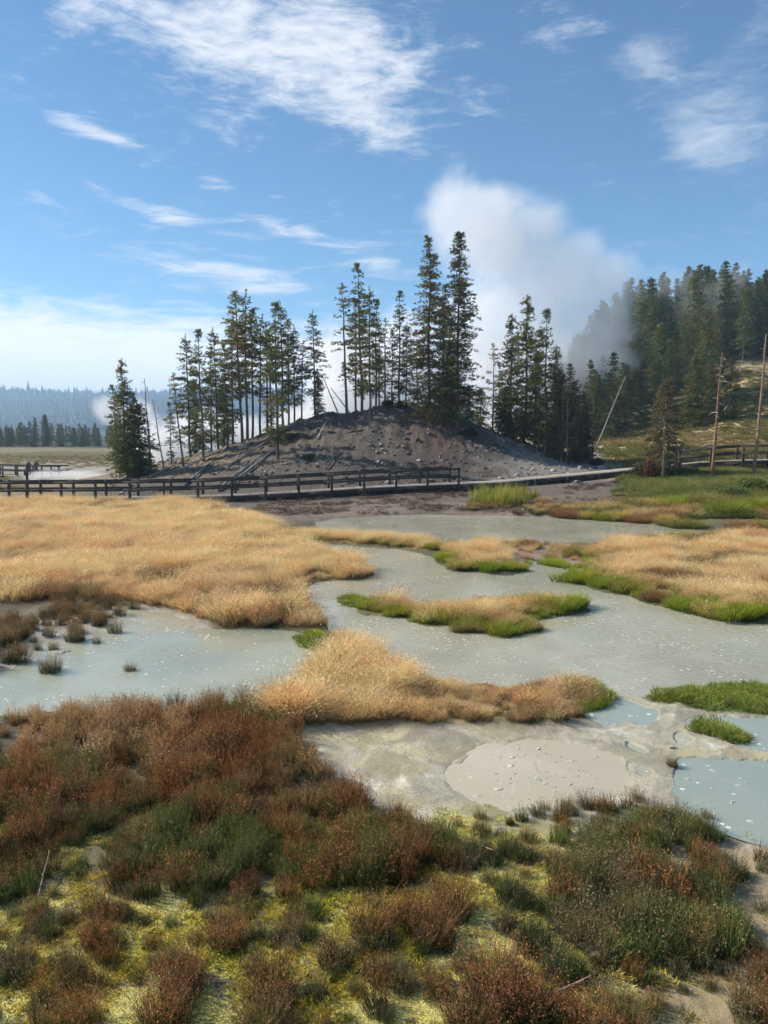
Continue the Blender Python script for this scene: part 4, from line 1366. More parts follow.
# ------------------------------------------------------------------ fallen logs and sticks
def log(p, q, r0, r1, label, c=(.30, .27, .24), name='fallen_log', cat='fallen log', group='fallen logs on the mound', stubs=4, seed=0):
    r = np.random.default_rng(seed)
    p = np.array(p, float); q = np.array(q, float)
    b = MB(); ts = np.linspace(0, 1, 7)
    L = np.linalg.norm(q - p)
    pts = p[None] * (1 - ts[:, None]) + q[None] * ts[:, None] + r.normal(0, .004 * L, (7, 3)) * ts[:, None]
    pts = pts - p
    b.tube(pts, r0 + (r1 - r0) * ts, 7, c)
    for _ in range(stubs):
        t = r.uniform(.2, .9); o = (q - p) * t
        b.tube([o, o + r.normal(0, .06 * L ** .5, 3) + (0, 0, .03 * L ** .5)], [r1 * .5, r1 * .2], 4, c, False)
    o = b.build(name, M['deadwood'], None, True); o.location = p
    tag(o, label, cat, group)


def surf(u, v, up=.08):
    x, y, z = hit(u, v); return np.array((x, y, z + up))


LG = [((185, 486), (212, 463), .13, 'pale log lying up the slope nearest the left boardwalk'),
      ((218, 492), (247, 465), .12, 'grey log leaning up slope left of the crossed pair'),
      ((235, 478), (262, 456), .12, 'grey log left in the crossed pair of logs'),
      ((238, 480), (275, 451), .14, 'long pale log right in the crossed pair of logs'),
      ((183, 470), (222, 452), .10, 'thin log lying under the left pines'),
      ((228, 467), (272, 440), .10, 'thin long log under the tall left pines'),
      ((318, 441), (326, 424), .13, 'short pale upright log below the lone pine'),
      ((150, 478), (186, 462), .10, 'thin log at the left foot of the mound'),
      ((120, 482), (160, 466), .09, 'dark thin log lying at the far left of the mound'),
      ((326, 470), (340, 452), .08, 'small dark stick on the front of the mound')]
for i, (a, b, r0, lb) in enumerate(LG):
    log(surf(*a, .1), surf(*b, .14), r0 * .8, r0 * .45, lb, (.30, .27, .24) if i not in (8, 9) else (.12, .10, .08), seed=i)
p = at(595, 430, 78); q = at(626, 376, 80); p[2] = min(p[2], gz(p[0], p[1]) + 1.0)
p = np.array([p[0], 78, gz(p[0], 78)])
log(p, q, .10, .045, 'long pale dead trunk leaning right before the dark forest', (.24, .215, .18), 'leaning_trunk', 'dead trunk', None, 3, 31)
# leaning dead poles on the crest
log((at(337, 0, 67)[0], 67, gz(at(337, 0, 67)[0], 67)), at(322, 375, 68), .07, .03, 'thin dead pole leaning left in the gap on the crest', (.2, .18, .16), 'leaning_trunk', 'dead trunk', None, 3, 32)
log((at(391, 0, 66)[0], 66, gz(at(391, 0, 66)[0], 66)), at(372, 372, 67), .08, .03, 'thin dead pole leaning left behind the crest stand', (.16, .14, .12), 'leaning_trunk', 'dead trunk', None, 3, 33)
log((at(349, 0, 67.5)[0], 67.5, gz(at(349, 0, 67.5)[0], 67.5)), at(331, 388, 68), .06, .03, 'short dead pole leaning left beside the thin drooping pine', (.2, .18, .16), 'leaning_trunk', 'dead trunk', None, 3, 34)

for (a, b, lb, sd_) in [((38, 905), (50, 868), 'pale dry stalk leaning among the rushes at the lower left', 41),
                       ((468, 845), (492, 866), 'pale curved stick lying below the round rush clump', 42),
                       ((552, 1003), (592, 996), 'thin pale stick lying low among the rushes', 43),
                       ((0, 643), (34, 662), 'dark dead stick lying at the left pool edge', 44)]:
    log(surf(*a, .05), surf(*b, .16), .008, .004, lb, (.36, .30, .22) if sd_ != 44 else (.10, .08, .06), 'stick', 'stick', None, 1, sd_)

# pale rocks
for i, (u, v, s, lb, c) in enumerate([(604, 962, .065, 'white weathered rock among the rushes at the lower right', (.42, .39, .34)),
                                      (180, 728, .06, 'small grey stone showing in the dense rushes', (.4, .37, .33)),
                                      (672, 748, .04, 'small pale stone on the mud beside the sprig', (.5, .47, .4))]):
    me = rock_me('rock', 340 + i, c); o = link(me, M['rock']); x, y, z = hit(u, v); o.location = (x, y, z + s * .35); o.scale = (s * 1.6, s, s)
    tag(o, lb, 'rock')

# ------------------------------------------------------------------ single rush clumps of the foreground
def clump_var(seed, **k):
    b, hd = rush_parts(seed, **k)
    s = b.me('stems'); s.materials.append(M['rush']); h = hd.me('seed_heads'); h.materials.append(M['rush'])
    return s, h


CR = [clump_var(500 + k, n=300, rad=.22, h=.5, c1=(.25, .12, .055), hc=(.31, .13, .06), heads=6, hs=.0075, lean=.4) for k in range(3)]
CB = [clump_var(510 + k, n=260, rad=.21, h=.46, c1=(.22, .15, .08), hc=(.28, .17, .09), heads=6, hs=.0075, lean=.4) for k in range(2)]
CG = [clump_var(520 + k, n=300, rad=.22, h=.42, c0=(.04, .06, .02), c1=(.13, .155, .06), hc=(.17, .12, .06), heads=2, green=(.11, .15, .06)) for k in range(2)]
CL = [
    (228, 938, .95, CR[0], 'small round red rush clump standing alone on the yellow crust'),
    (291, 932, .72, CB[0], 'short brown rush clump between the two rounder red ones'),
    (371, 935, 1.0, CR[1], 'round red rush clump near the bottom middle, on yellow crust'),
    (335, 962, .8, CB[1], 'low brown rush clump below and left of the round red one'),
    (432, 938, 1.1, CR[2], 'wide red brown clump left of the grey shaded gap, bottom middle'),
    (452, 912, 1.0, CR[0], 'tall red clump behind the wide one, bottom middle'),
    (272, 992, 1.0, CR[1], 'dark red clump at the bottom left of the middle, in shadow'),
    (262, 1030, 1.0, CB[0], 'brown clump cut by the bottom edge, left of the middle'),
    (182, 985, 1.0, CR[2], 'tall red clump at the lower left on pale crust'),
    (165, 1020, 1.1, CR[0], 'large red clump cut by the bottom edge at lower left'),
    (70, 975, .8, CB[1], 'brown clump between pale crust patches at the far lower left'),
    (78, 1015, .85, CR[1], 'small brown red clump near the lower left corner'),
    (15, 960, .9, CB[0], 'brown clump at the left picture edge, low down'),
    (96, 935, .75, CR[2], 'small reddish clump left of the pale crust patch'),
    (498, 1000, 1.25, CR[0], 'big rounded rust red clump at the bottom centre'),
    (470, 1030, 1.1, CR[2], 'rust red clump in front of the big rounded one'),
    (530, 1018, 1.0, CR[1], 'rust red clump right of the big rounded one'),
    (590, 1040, .95, CR[0], 'rust red clump cut by the bottom edge right of centre'),
    (620, 1050, .9, CR[2], 'last rust red clump on the bottom edge toward the right'),
    (748, 1010, .8, CB[1], 'brown red clump in the lower right corner'),
    (768, 985, .8, CR[1], 'reddish clump at the right edge near the lower corner'),
    (650, 945, 1.45, CG[0], 'largest green grey clump at the right, with brown tips'),
    (622, 925, 1.1, CG[1], 'grey green clump left of the largest green one'),
    (683, 938, 1.15, CG[1], 'green clump right of the largest green one'),
    (560, 975, .9, CG[0], 'low blue green clump left of the white rock'),
    (535, 950, .9, CG[1], 'loose green clump above the rust red ones'),
    (515, 905, .95, CG[0], 'green clump with brown tips below the beige mud pool'),
    (575, 895, 1.1, CG[1], 'green clump in the middle of the right hand rushes'),
    (610, 880, 1.0, CB[1], 'brown green clump in the upper right hand rushes'),
    (655, 880, 1.0, CG[0], 'green clump at the upper right of the right hand rushes'),
    (480, 855, .85, CG[1], 'small dark green clump right next to the dense red mass'),
    (412, 858, 1.0, CR[1], 'dark topped clump at the right tip of the dense mass'),
    (430, 842, .9, CB[0], 'purple brown clump on the edge of the mud flat'),
    (395, 832, 1.0, CR[2], 'red clump at the water edge below the small grey puddle'),
    (352, 805, 1.0, CR[0], 'red clump on the tip beside the small grey puddle'),
    (360, 870, .9, CR[1], 'red clump above the round red one, bottom middle'),
    (672, 758, .42, CB[1], 'single small brown sprig on the mud left of the right pool'),
    (735, 870, .75, CG[1], 'thin grey sprig on the sandy ground at right'),
    (712, 885, .6, CG[0], 'small grey sprig on the sand nearer the right hand rushes'),
    (50, 665, 1.15, CB[0], 'dark brown clump at the left pool, near the picture edge'),
    (75, 635, 1.2, CB[1], 'dark brown clump on the wet mud, left side'),
    (130, 664, .6, CB[0], 'small tuft standing in the shallow water left'),
    (215, 700, 1.0, CR[0], 'tall dark clump rising before the left pool'),
    (245, 702, 1.05, CR[2], 'tall reddish clump right of the one before the left pool'),
    (175, 705, .9, CB[1], 'brown clump rising before the left pool, left of the dark one'),
    (728, 700, .45, CB[0], 'dry brown sprig standing in the bright green mat'),
]
for i, (u, v, s, sv, lb) in enumerate(CL):
    x, y = gp(u, v, .12); x = float(x); y = float(y); z = max(gz(x, y), -.02)
    o = empty('rush_clump', (x, y, z - .02), i * 2.1); s *= .70; o.scale = (s, s, s * random.uniform(.9, 1.1))
    for nm, me in zip(('stems', 'seed_heads'), sv):
        q = bpy.data.objects.new(nm, me); COL.objects.link(q); q.parent = o
    tag(o, lb, 'rush clump', 'single rush clumps')

# ------------------------------------------------------------------ grass hummocks along the shores
def hummock(seed, c0, c1, pl=None):
    r = np.random.default_rng(seed); b = MB()
    for k in range(9):
        a = r.uniform(0, 6.28); q = r.uniform(0, .42) if k else 0
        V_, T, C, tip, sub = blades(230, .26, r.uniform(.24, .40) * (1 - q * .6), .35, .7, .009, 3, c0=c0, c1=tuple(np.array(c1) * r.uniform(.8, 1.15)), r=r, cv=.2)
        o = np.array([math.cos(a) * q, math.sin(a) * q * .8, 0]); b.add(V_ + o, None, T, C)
        if pl:
            V_, Q, C = flecks3(tip[::3] + o, .010, pl, r=r); b.add(V_, Q, None, C)
    m_ = b.me('grass_hummock'); m_.materials.append(M['plant']); return m_


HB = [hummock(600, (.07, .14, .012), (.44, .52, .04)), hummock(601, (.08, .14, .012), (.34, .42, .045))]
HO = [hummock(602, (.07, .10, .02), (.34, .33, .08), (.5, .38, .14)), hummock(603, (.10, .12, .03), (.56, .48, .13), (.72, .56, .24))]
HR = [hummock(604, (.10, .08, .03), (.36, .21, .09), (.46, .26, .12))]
for i, (u, v, s_, me_, lb) in enumerate([
    (353, 599, .5, HB[0], 'little bright green hummock in the narrow channel left of the long island'),
    (376, 609, .75, HB[1], 'green hummock at the left tip of the long island'),
    (404, 616, .7, HB[0], 'green hummock on the near left shore of the long island'),
    (440, 622, .6, HO[1], 'yellowish hummock on the middle near shore of the long island'),
    (470, 630, .7, HO[0], 'olive hummock on the near shore of the long island'),
    (502, 634, .8, HB[1], 'green hummock on the lowest point of the long island'),
    (530, 630, .6, HO[1], 'yellow olive hummock right of the lowest point of the long island'),
    (548, 610, .95, HB[0], 'bright green hummock joining the right tip of the long island'),
    (572, 609, .95, HB[0], 'bright green hummock forming the right tip of the long island'),
    (512, 606, .7, HO[0], 'olive hummock on the back of the long island'),
    (412, 546, .9, HO[0], 'olive hummock on the narrow grassy strip across the channel'),
    (433, 551, .8, HB[1], 'green hummock at the right end of the narrow strip'),
    (443, 561, .9, HB[0], 'green hummock at the left corner of the low golden hummock'),
    (462, 570, .9, HO[1], 'yellow green hummock along the near side of the low island'),
    (490, 571, .95, HB[1], 'green hummock at the near right of the low island'),
    (512, 571, .8, HB[0], 'bright green hummock just left of the small inlet'),
    (528, 550, .95, HR[0], 'rusty hummock on the muddy neck of land'),
    (506, 549, .8, HR[0], 'smaller rusty hummock left of the one on the muddy neck'),
    (556, 566, .85, HB[0], 'lone bright green hummock on the mud right of the inlet'),
    (577, 557, 1.05, HO[0], 'olive hummock in the middle of the muddy neck'),
    (600, 557, .9, HR[0], 'rusty hummock where the muddy neck meets the right meadow'),
    (613, 563, 1.0, HO[0], 'olive green hummock at the left border of the right meadow'),
    (584, 583, 1.15, HB[0], 'large bright green hummock at the left corner of the right meadow'),
    (604, 588, 1.0, HB[1], 'green hummock right of the large bright one at the meadow corner'),
    (628, 593, .9, HO[0], 'dark olive hummock on the shore of the right meadow'),
    (655, 601, .8, HR[0], 'rusty hummock on the shore of the right meadow'),
    (684, 610, 1.0, HB[1], 'green hummock on the shore of the right meadow, third from the right edge'),
    (712, 616, 1.0, HO[1], 'yellow green hummock on the meadow shore, second from the right edge'),
    (745, 620, 1.1, HB[0], 'bright green hummock on the meadow shore by the right edge'),
    (316, 637, .5, HB[0], 'small bright green hummock between the left pool and the channel'),
    (588, 707, .5, HB[1], 'low green hummock at the right tip of the golden peninsula'),
    (566, 519, 1.5, HR[0], 'rusty hummock on the far shore right of the reeds, behind the upper channel'),
    (585, 520, 1.2, HO[1], 'straw yellow hummock on the far shore beside the rusty one'),
    (603, 521, 1.3, HB[1], 'green hummock on the far shore between straw coloured ones'),
    (622, 521, 1.4, HO[1], 'straw yellow hummock on the far shore, middle of the row'),
    (640, 523, 1.2, HR[0], 'rusty hummock on the far shore, middle of the row'),
    (664, 525, 1.4, HO[1], 'yellow hummock on the far shore left of the dark green mound'),
    (688, 528, 1.3, HO[0], 'olive hummock on the far shore just left of the dark green mound'),
    (740, 531, 1.5, HR[0], 'rusty orange hummock on the far shore right of the dark green mound'),
    (765, 530, 1.4, HO[1], 'yellow hummock on the far shore at the right picture edge'),
    (635, 510, 1.9, HO[0], 'olive hummock halfway up the far right bank'),
    (668, 508, 2.2, HB[1], 'large green hummock halfway up the far right bank'),
    (700, 506, 2.2, HO[0], 'large olive hummock on the bank below the leaning snag'),
    (728, 515, 2.6, HB[1], 'widest green hummock on the bank, right of the snag'),
    (758, 512, 2.4, HB[0], 'bright green hummock high on the bank at the right edge'),
]):
    if v < 532 and s_ > 1.15:
        x, y, _ = hit(u, v)
    else:
        x, y = gp(u, v, 0)
    x = float(x); y = float(y)
    o = link(me_, M['plant'], None, 'grass_hummock'); o.location = (x, y, max(gz(x, y), 0) - .01)
    o.rotation_euler = (0, 0, i * 1.7); o.scale = (s_ * 1.25, s_, s_ * 1.12)
    tag(o, lb, 'grass hummock', 'grass hummocks along the shores')

# ------------------------------------------------------------------ boardwalk
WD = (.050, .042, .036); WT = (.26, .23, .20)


def bpos(u, D, z): return np.array([(u - CX) / F * D, D, z])


def walk(name, nodes, rails, label, width=1.9, plank=.15, piers=True, railh=.95, sides=(0, 1), postgap=2.0, topc=WT):
    """nodes: points along the near edge; deck boards laid across; rails: (start, end) fractions along"""
    root = empty(name, tuple(nodes[0]))
    org = np.array(nodes[0])
    N_ = np.array(nodes); seg = np.linalg.norm(np.diff(N_, axis=0), axis=1); cum = np.concatenate([[0], np.cumsum(seg)]); LT = cum[-1]

    def pt(s): return np.array([np.interp(s, cum, N_[:, k]) for k in range(3)])

    def perp(s):
        t = pt(min(s + .5, LT)) - pt(max(s - .5, 0)); t[2] = 0; t /= np.linalg.norm(t)
        return np.array([-t[1], t[0], 0])
    d = MB(); s = 0
    r = np.random.default_rng(5)
    while s < LT - plank:
        a = pt(s + plank / 2) - org; w = perp(s)
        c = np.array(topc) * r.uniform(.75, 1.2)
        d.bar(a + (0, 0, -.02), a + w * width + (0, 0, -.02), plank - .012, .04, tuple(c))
        s += plank
    d.build('deck', M['boards'], root)
    k = 0
    for side in (0, 1):
        b = MB(); s = 0
        while s < LT - .5:
            e = min(s + 3.0, LT); off = width * side
            p = pt(s) + perp(s) * off - org; q = pt(e) + perp(e) * off - org
            b.bar(p + (0, 0, -.15), q + (0, 0, -.15), .06, .20, WD)
            s = e
        b.build('edge_beam', M['boards'], root)
    posts = []
    s = .4; i = 0
    while s < LT:
        for side in (0, 1):
            w = perp(s) * (width * side + (.07 if side else -.07))
            b_ = pt(s) + w; g = gz(b_[0], b_[1])
            railed = any(a <= s <= e for a, e in rails) and side in sides
            top = b_[2] + (railh + .08 if railed else -.02)
            b = MB(); b.bar((b_[0] - org[0], b_[1] - org[1], min(g, b_[2] - .2) - .15 - org[2]), (b_[0] - org[0], b_[1] - org[1], top - org[2]), .14, .14, WD)
            b.build('post', M['boards'], root)
            if side == 0 and piers:
                b = MB(); b.bar((b_[0] - org[0], b_[1] - org[1] + .12, min(g, b_[2] - .3) - .12 - org[2]), (b_[0] - org[0], b_[1] - org[1] + .12, b_[2] - .26 - org[2]), .34, .26, WD)
                b.build('pier_block', M['boards'], root)
        s += postgap
    for (a, e) in rails:
        for side in sides:
            for hh, th in ((railh, .14), (railh * .52, .13)):
                b = MB(); s = a
                while s < e - .1:
                    f = min(s + postgap * 2, e)
                    w = width * side + (-.14 if side == 0 else .14)
                    p = pt(s) + perp(s) * w - org; q = pt(f) + perp(f) * w - org
                    b.bar(p + (0, 0, hh), q + (0, 0, hh), .05, th, WD)
                    s = f
                b.build('rail', M['boards'], root)
    tag(root, label, 'boardwalk')
    return root, LT


nA = [bpos(-150, 46.5, .40), bpos(0, 46.5, .42), bpos(100, 46.7, .44), bpos(180, 47, .48), bpos(240, 47.3, .58), bpos(300, 47.7, .74), bpos(380, 48.5, 1.0), bpos(460, 49.5, 1.14)]
LA = sum(np.linalg.norm(nA[i + 1] - nA[i]) for i in range(len(nA) - 1))
walk('boardwalk', nA, [(0, LA)], 'dark railed timber boardwalk in front of the mound')
nB = [bpos(460.5, 49.55, 1.135), bpos(500, 50.3, 1.18), bpos(545, 51.3, 1.40), bpos(600, 52.5, 1.66), bpos(640, 53.3, 1.90), bpos(672, 53.8, 2.12)]
walk('low_boardwalk', nB, [], 'low boardwalk without railing right of the railed part', postgap=2.4, topc=(.27, .24, .21))
nC = [bpos(672.5, 53.85, 2.13), bpos(700, 53.4, 2.36), bpos(735, 52.6, 2.5), bpos(780, 52, 2.58), bpos(900, 51, 2.7)]
LC = sum(np.linalg.norm(nC[i + 1] - nC[i]) for i in range(len(nC) - 1))
walk('raised_boardwalk', nC, [(0.2, LC)], 'raised railed boardwalk at the right behind the bare snags', piers=False)
nD = [bpos(-60, 90, -.35), bpos(4, 88, -.35), bpos(30, 87, -.35), bpos(62, 87, -.38)]
LD = sum(np.linalg.norm(nD[i + 1] - nD[i]) for i in range(len(nD) - 1))
walk('viewing_boardwalk', nD, [(0, LD)], 'small distant railed boardwalk on the left flat where people stand', piers=False, railh=1.15)
# tall post by the left boardwalk
x, y = bpos(6, 47.5, 0)[:2]; z = gz(x, 49.2)
b = MB(); b.bar((0, 0, -.3), (0, 0, 2.2), .13, .13, WD); b.bar((0, -.09, 1.55), (0, -.09, 2.0), .3, .04, (.1, .085, .07))
o = b.build('marker_post', M['boards']); o.location = (at(6, 0, 50)[0], 50, gz(at(6, 0, 50)[0], 50)); tag(o, 'tall dark post behind the railing at the left edge', 'post')


# ------------------------------------------------------------------ people on the far boardwalk
def person(u, D, z, rz, shirt, pants, label, hair=(.05, .035, .025), arm=0):
    J = [(0, 0, .93), (0, 0, 1.12), (0, 0, 1.36), (0, -.01, 1.48), (0, -.015, 1.58), (0, -.01, 1.70),
         (.18, 0, 1.38), (.24, .02, 1.12), (.22, -.10, .90), (.22, -.13, .82),
         (-.18, 0, 1.38), (-.24, .02, 1.12), (-.20, -.12 - arm * .1, .90 + arm * .3), (-.18, -.2 - arm * .1, .86 + arm * .35),
         (.10, 0, .88), (.11, -.02, .48), (.11, .01, .08), (.12, -.16, .03),
         (-.10, 0, .88), (-.11, -.02, .48), (-.12, .01, .08), (-.13, -.16, .03)]
    E = [(0, 1), (1, 2), (2, 3), (3, 4), (4, 5), (2, 6), (6, 7), (7, 8), (8, 9), (2, 10), (10, 11), (11, 12), (12, 13), (0, 14), (14, 15), (15, 16), (16, 17), (0, 18), (18, 19), (19, 20), (20, 21)]
    Rr = [.15, .14, .15, .06, .085, .095, .075, .05, .04, .045, .075, .05, .04, .045, .10, .065, .05, .045, .10, .065, .05, .045]
    me = bpy.data.meshes.new('person'); me.from_pydata(J, E, []); me.update()
    o = bpy.data.objects.new('person', me); COL.objects.link(o)
    md = o.modifiers.new('skin', 'SKIN'); sv = me.skin_vertices[0].data
    for i, rr in enumerate(Rr): sv[i].radius = (rr, rr * (.75 if i < 3 else 1)); sv[i].use_root = (i == 0)
    o.modifiers.new('sub', 'SUBSURF').render_levels = 2; o.modifiers['sub'].levels = 2
    dg = bpy.context.evaluated_depsgraph_get()
    m2 = bpy.data.meshes.new_from_object(o.evaluated_get(dg)); m2.name = 'person'
    o.modifiers.clear(); o.data = m2
    co = np.array([v.co[:] for v in m2.vertices])
    C = np.tile(np.array(shirt), (len(co), 1)).astype(float)
    C[co[:, 2] < .95] = pants; C[co[:, 2] < .1] = (.05, .05, .05)
    C[co[:, 2] > 1.45] = (.45, .28, .2)
    hand = (np.abs(co[:, 0]) > .15) & (co[:, 2] < 1.0) & (co[:, 1] < -.06) & (co[:, 2] > .75); C[hand] = (.45, .28, .2)
    a = m2.color_attributes.new('Col', 'FLOAT_COLOR', 'POINT'); c4 = np.ones((len(co), 4), np.float32); c4[:, :3] = C; a.data.foreach_set('color', c4.ravel())
    m2.materials.clear(); m2.materials.append(M['cloth'])
    m2.polygons.foreach_set('use_smooth', np.ones(len(m2.polygons), bool))
    o.location = (bpos(u, D, z)); o.rotation_euler = (0, 0, rz)
    hb = rock_me('hair', 3, hair); h = link(hb, M['cloth'], o); h.location = (0, .025, 1.71); h.scale = (.095, .10, .13)
    tag(o, label, 'person')


person(29, 88, -.35, .4, (.08, .08, .12), (.06, .06, .08), 'person in dark clothes standing left on the distant boardwalk')
person(36.5, 88.2, -.35, -2.6, (.10, .07, .12), (.05, .055, .09), 'person in dark purple top standing right on the distant boardwalk', arm=1)

# ------------------------------------------------------------------ steam
def steam(name, blobs, dens, label, nscale=.12, soft=.5, thr=.45, col=(.995, .998, 1), aniso=.0, step=None, sharp=.18, warp=6):
    """blobs: (centre xyz, radii xyz, weight)"""
    B = [(np.array(c, float), np.array(r_, float), w) for c, r_, w in blobs]
    lo = np.min([c - r_ * 1.25 for c, r_, w in B], 0); hi = np.max([c + r_ * 1.25 for c, r_, w in B], 0)
    ctr = (lo + hi) / 2
    import bmesh
    bm = bmesh.new(); bmesh.ops.create_cube(bm, size=1)
    for v in bm.verts: v.co = Vector((v.co.x * (hi[0] - lo[0]), v.co.y * (hi[1] - lo[1]), v.co.z * (hi[2] - lo[2])))
    me = bpy.data.meshes.new(name); bm.to_mesh(me); bm.free()
    m, nt = newmat(name + '_vapour'); g = N(nt)
    tc = g.n('ShaderNodeTexCoord').outputs['Object']
    nn = g.n('ShaderNodeTexNoise'); g.L.new(tc, nn.inputs['Vector']); nn.inputs['Scale'].default_value = nscale * .6; nn.inputs['Detail'].default_value = 2
    wv = g.vm('SCALE', g.vm('SUBTRACT', nn.outputs['Color'], (.5, .5, .5)), scale=warp)
    p = g.vm('ADD', tc, wv)
    tot = None
    for c, r_, w in B:
        q = g.vm('DIVIDE', g.vm('SUBTRACT', p, tuple(c - ctr)), tuple(r_))
        l = g.vm('LENGTH', q)
        t = g.m('MULTIPLY', g.m('SUBTRACT', 1.0, l, clamp=True), w)
        tot = t if tot is None else g.m('MAXIMUM', tot, t)
    ns = g.noise(tc, nscale, 7, .66, .5)
    v = g.m('ADD', tot, g.m('MULTIPLY', g.m('SUBTRACT', ns, .5), soft * 2))
    d = g.m('MULTIPLY', g.ramp(v, thr - sharp, thr + sharp), g.m('MULTIPLY', g.ramp(tot, .0, .22), dens))
    vol = g.n('ShaderNodeVolumePrincipled')
    vol.inputs['Color'].default_value = col + (1,)
    vol.inputs['Anisotropy'].default_value = aniso
    g.L.new(d, vol.inputs['Density'])
    g.out(None, vol.outputs[0])
    o = link(me, m, None, name); o.location = ctr
    tag(o, label, 'steam', None, 'stuff')
    return o


def A(u, v, D): return at(u, v, D)


px = lambda D: D / F
D0 = 112.0
steam('steam_plume', [
    (A(470, 222, D0), (10, 9, 9.5), 1.0), (A(515, 262, D0), (12.5, 9, 11), 1.0), (A(575, 283, D0), (11, 9, 10), 1.0), (A(598, 314, D0), (7, 8, 8), .72),
    (A(565, 335, D0), (13, 9, 11), 1.0), (A(500, 340, D0), (13, 9, 14), 1.0), (A(500, 420, D0 - 6), (10, 8, 9), .9)],
    .13, 'tall white steam plume rising behind the mound', nscale=.14, thr=.34, soft=.66, sharp=.2, warp=10)
steam('steam_wisp', [(A(608, 337, 108), (6, 4, 2.6), .85), (A(630, 326, 108), (3.5, 3, 1.5), .75), (A(588, 355, 108), (5, 4, 3.6), .8)], .06, 'thin wisp of steam drifting in front of the forest', nscale=.28, thr=.35, warp=4, soft=.75, sharp=.2)
steam('steam_wisp', [(A(668, 285, 150), (10, 6, 5), .8), (A(725, 300, 150), (5, 5, 9), .8), (A(738, 275, 150), (4, 5, 5), .8), (A(700, 300, 150), (8, 5, 6), .7)], .03, 'faint steam hanging before the top of the forest', nscale=.2, thr=.35, warp=5)
steam('ground_steam', [
    (A(385, 375, 98), (8, 6, 8), 1.0), (A(350, 400, 96), (9, 6, 6), 1.0), (A(405, 340, 100), (5, 5, 6), .75), (A(430, 390, 98), (7, 6, 6), .9), (A(330, 360, 98), (4, 5, 6), .7)],
    .26, 'white steam behind the pines on the crest', nscale=.18, thr=.3, warp=4)
steam('ground_steam', [
    (A(200, 440, 92), (9, 7, 4.5), 1.0), (A(165, 445, 90), (6, 6, 3.8), 1.0), (A(250, 435, 96), (7, 6, 3), .8), (A(140, 420, 94), (3, 5, 4), .7), (A(112, 412, 96), (2.6, 4, 2.8), .75), (A(300, 425, 96), (8, 6, 3), .8)],
    .3, 'white steam drifting low behind the left end of the mound', nscale=.25, thr=.32, warp=3)
steam('ground_steam', [(A(60, 476, 74), (6, 4, .6), .9), (A(85, 477, 72), (3, 3, .7), .9)], .25, 'thin low steam over the left flat', nscale=.5, thr=.35, warp=1.2)

# ------------------------------------------------------------------ haze
import bmesh
bm = bmesh.new(); bmesh.ops.create_cube(bm, size=1)
hz = bpy.data.meshes.new('haze'); X0, X1, Y0, Y1, Zb, Zt = -9000, 9000, -30, 3700, -3, 200
for v in bm.verts: v.co = Vector((X0 if v.co.x < 0 else X1, Y0 if v.co.y < 0 else Y1, Zb if v.co.z < 0 else Zt))
bm.to_mesh(hz); bm.free()
m, nt = newmat('haze_air'); g = N(nt)
vol = g.n('ShaderNodeVolumePrincipled'); vol.inputs['Color'].default_value = (.50, .74, 1, 1); vol.inputs['Density'].default_value = .00032; vol.inputs['Anisotropy'].default_value = .1
g.out(None, vol.outputs[0])
ho = link(hz, m); tag(ho, 'pale blue haze in the air over the distance', 'haze', None, 'stuff')

# ------------------------------------------------------------------ sky, sun
SUN_AZ, SUN_EL = -72.0, 36.0
w = bpy.data.worlds.new('World'); scn.world = w; w.use_nodes = True
nt = w.node_tree; nt.nodes.clear(); g = N(nt)
sky = g.n('ShaderNodeTexSky', sky_type='NISHITA'); sky.sun_disc = False
sky.sun_elevation = R(SUN_EL); sky.sun_rotation = R(SUN_AZ); sky.altitude = 2300; sky.air_density = 1.0; sky.dust_density = .6; sky.ozone_density = 1.5
tc = g.n('ShaderNodeTexCoord').outputs['Generated']
dv = g.vm('NORMALIZE', tc)
sx = g.n('ShaderNodeSeparateXYZ'); g.L.new(dv, sx.inputs[0])
az = g.m('ARCTAN2', sx.outputs[0], sx.outputs[1]); el = g.m('ARCSINE', sx.outputs[2])
cv = g.n('ShaderNodeCombineXYZ'); g.put(cv.inputs[0], g.m('MULTIPLY', az, 1.0)); g.put(cv.inputs[1], g.m('MULTIPLY', el, 2.2)); g.put(cv.inputs[2], 0.0)
AE = cv.outputs[0]


def ae(u, v):
    a, y, z = dirn(u, v); n = math.sqrt(a * a + y * y + z * z)
    return math.atan2(a, y), math.asin(z / n)


def streak(u0, v0, u1, v1, wd, wt):
    """elongated soft cloud patch between two sky directions"""
    a0, e0 = ae(u0, v0); a1, e1 = ae(u1, v1)
    ca, ce = (a0 + a1) / 2, (e0 + e1) / 2
    L = math.hypot(a1 - a0, e1 - e0) / 2; th = math.atan2(e1 - e0, a1 - a0); W = wd / F
    da = g.m('SUBTRACT', az, ca); de = g.m('SUBTRACT', el, ce)
    p = g.m('DIVIDE', g.m('ADD', g.m('MULTIPLY', da, math.cos(th)), g.m('MULTIPLY', de, math.sin(th))), L)
    q = g.m('DIVIDE', g.m('SUBTRACT', g.m('MULTIPLY', de, math.cos(th)), g.m('MULTIPLY', da, math.sin(th))), W)
    r2 = g.m('ADD', g.m('MULTIPLY', p, p), g.m('MULTIPLY', q, q))
    return g.m('MULTIPLY', g.m('POWER', 2.718, g.m('MULTIPLY', r2, -1.0)), wt)


def msum(L):
    t = L[0]
    for q in L[1:]: t = g.m('ADD', t, q)
    return t


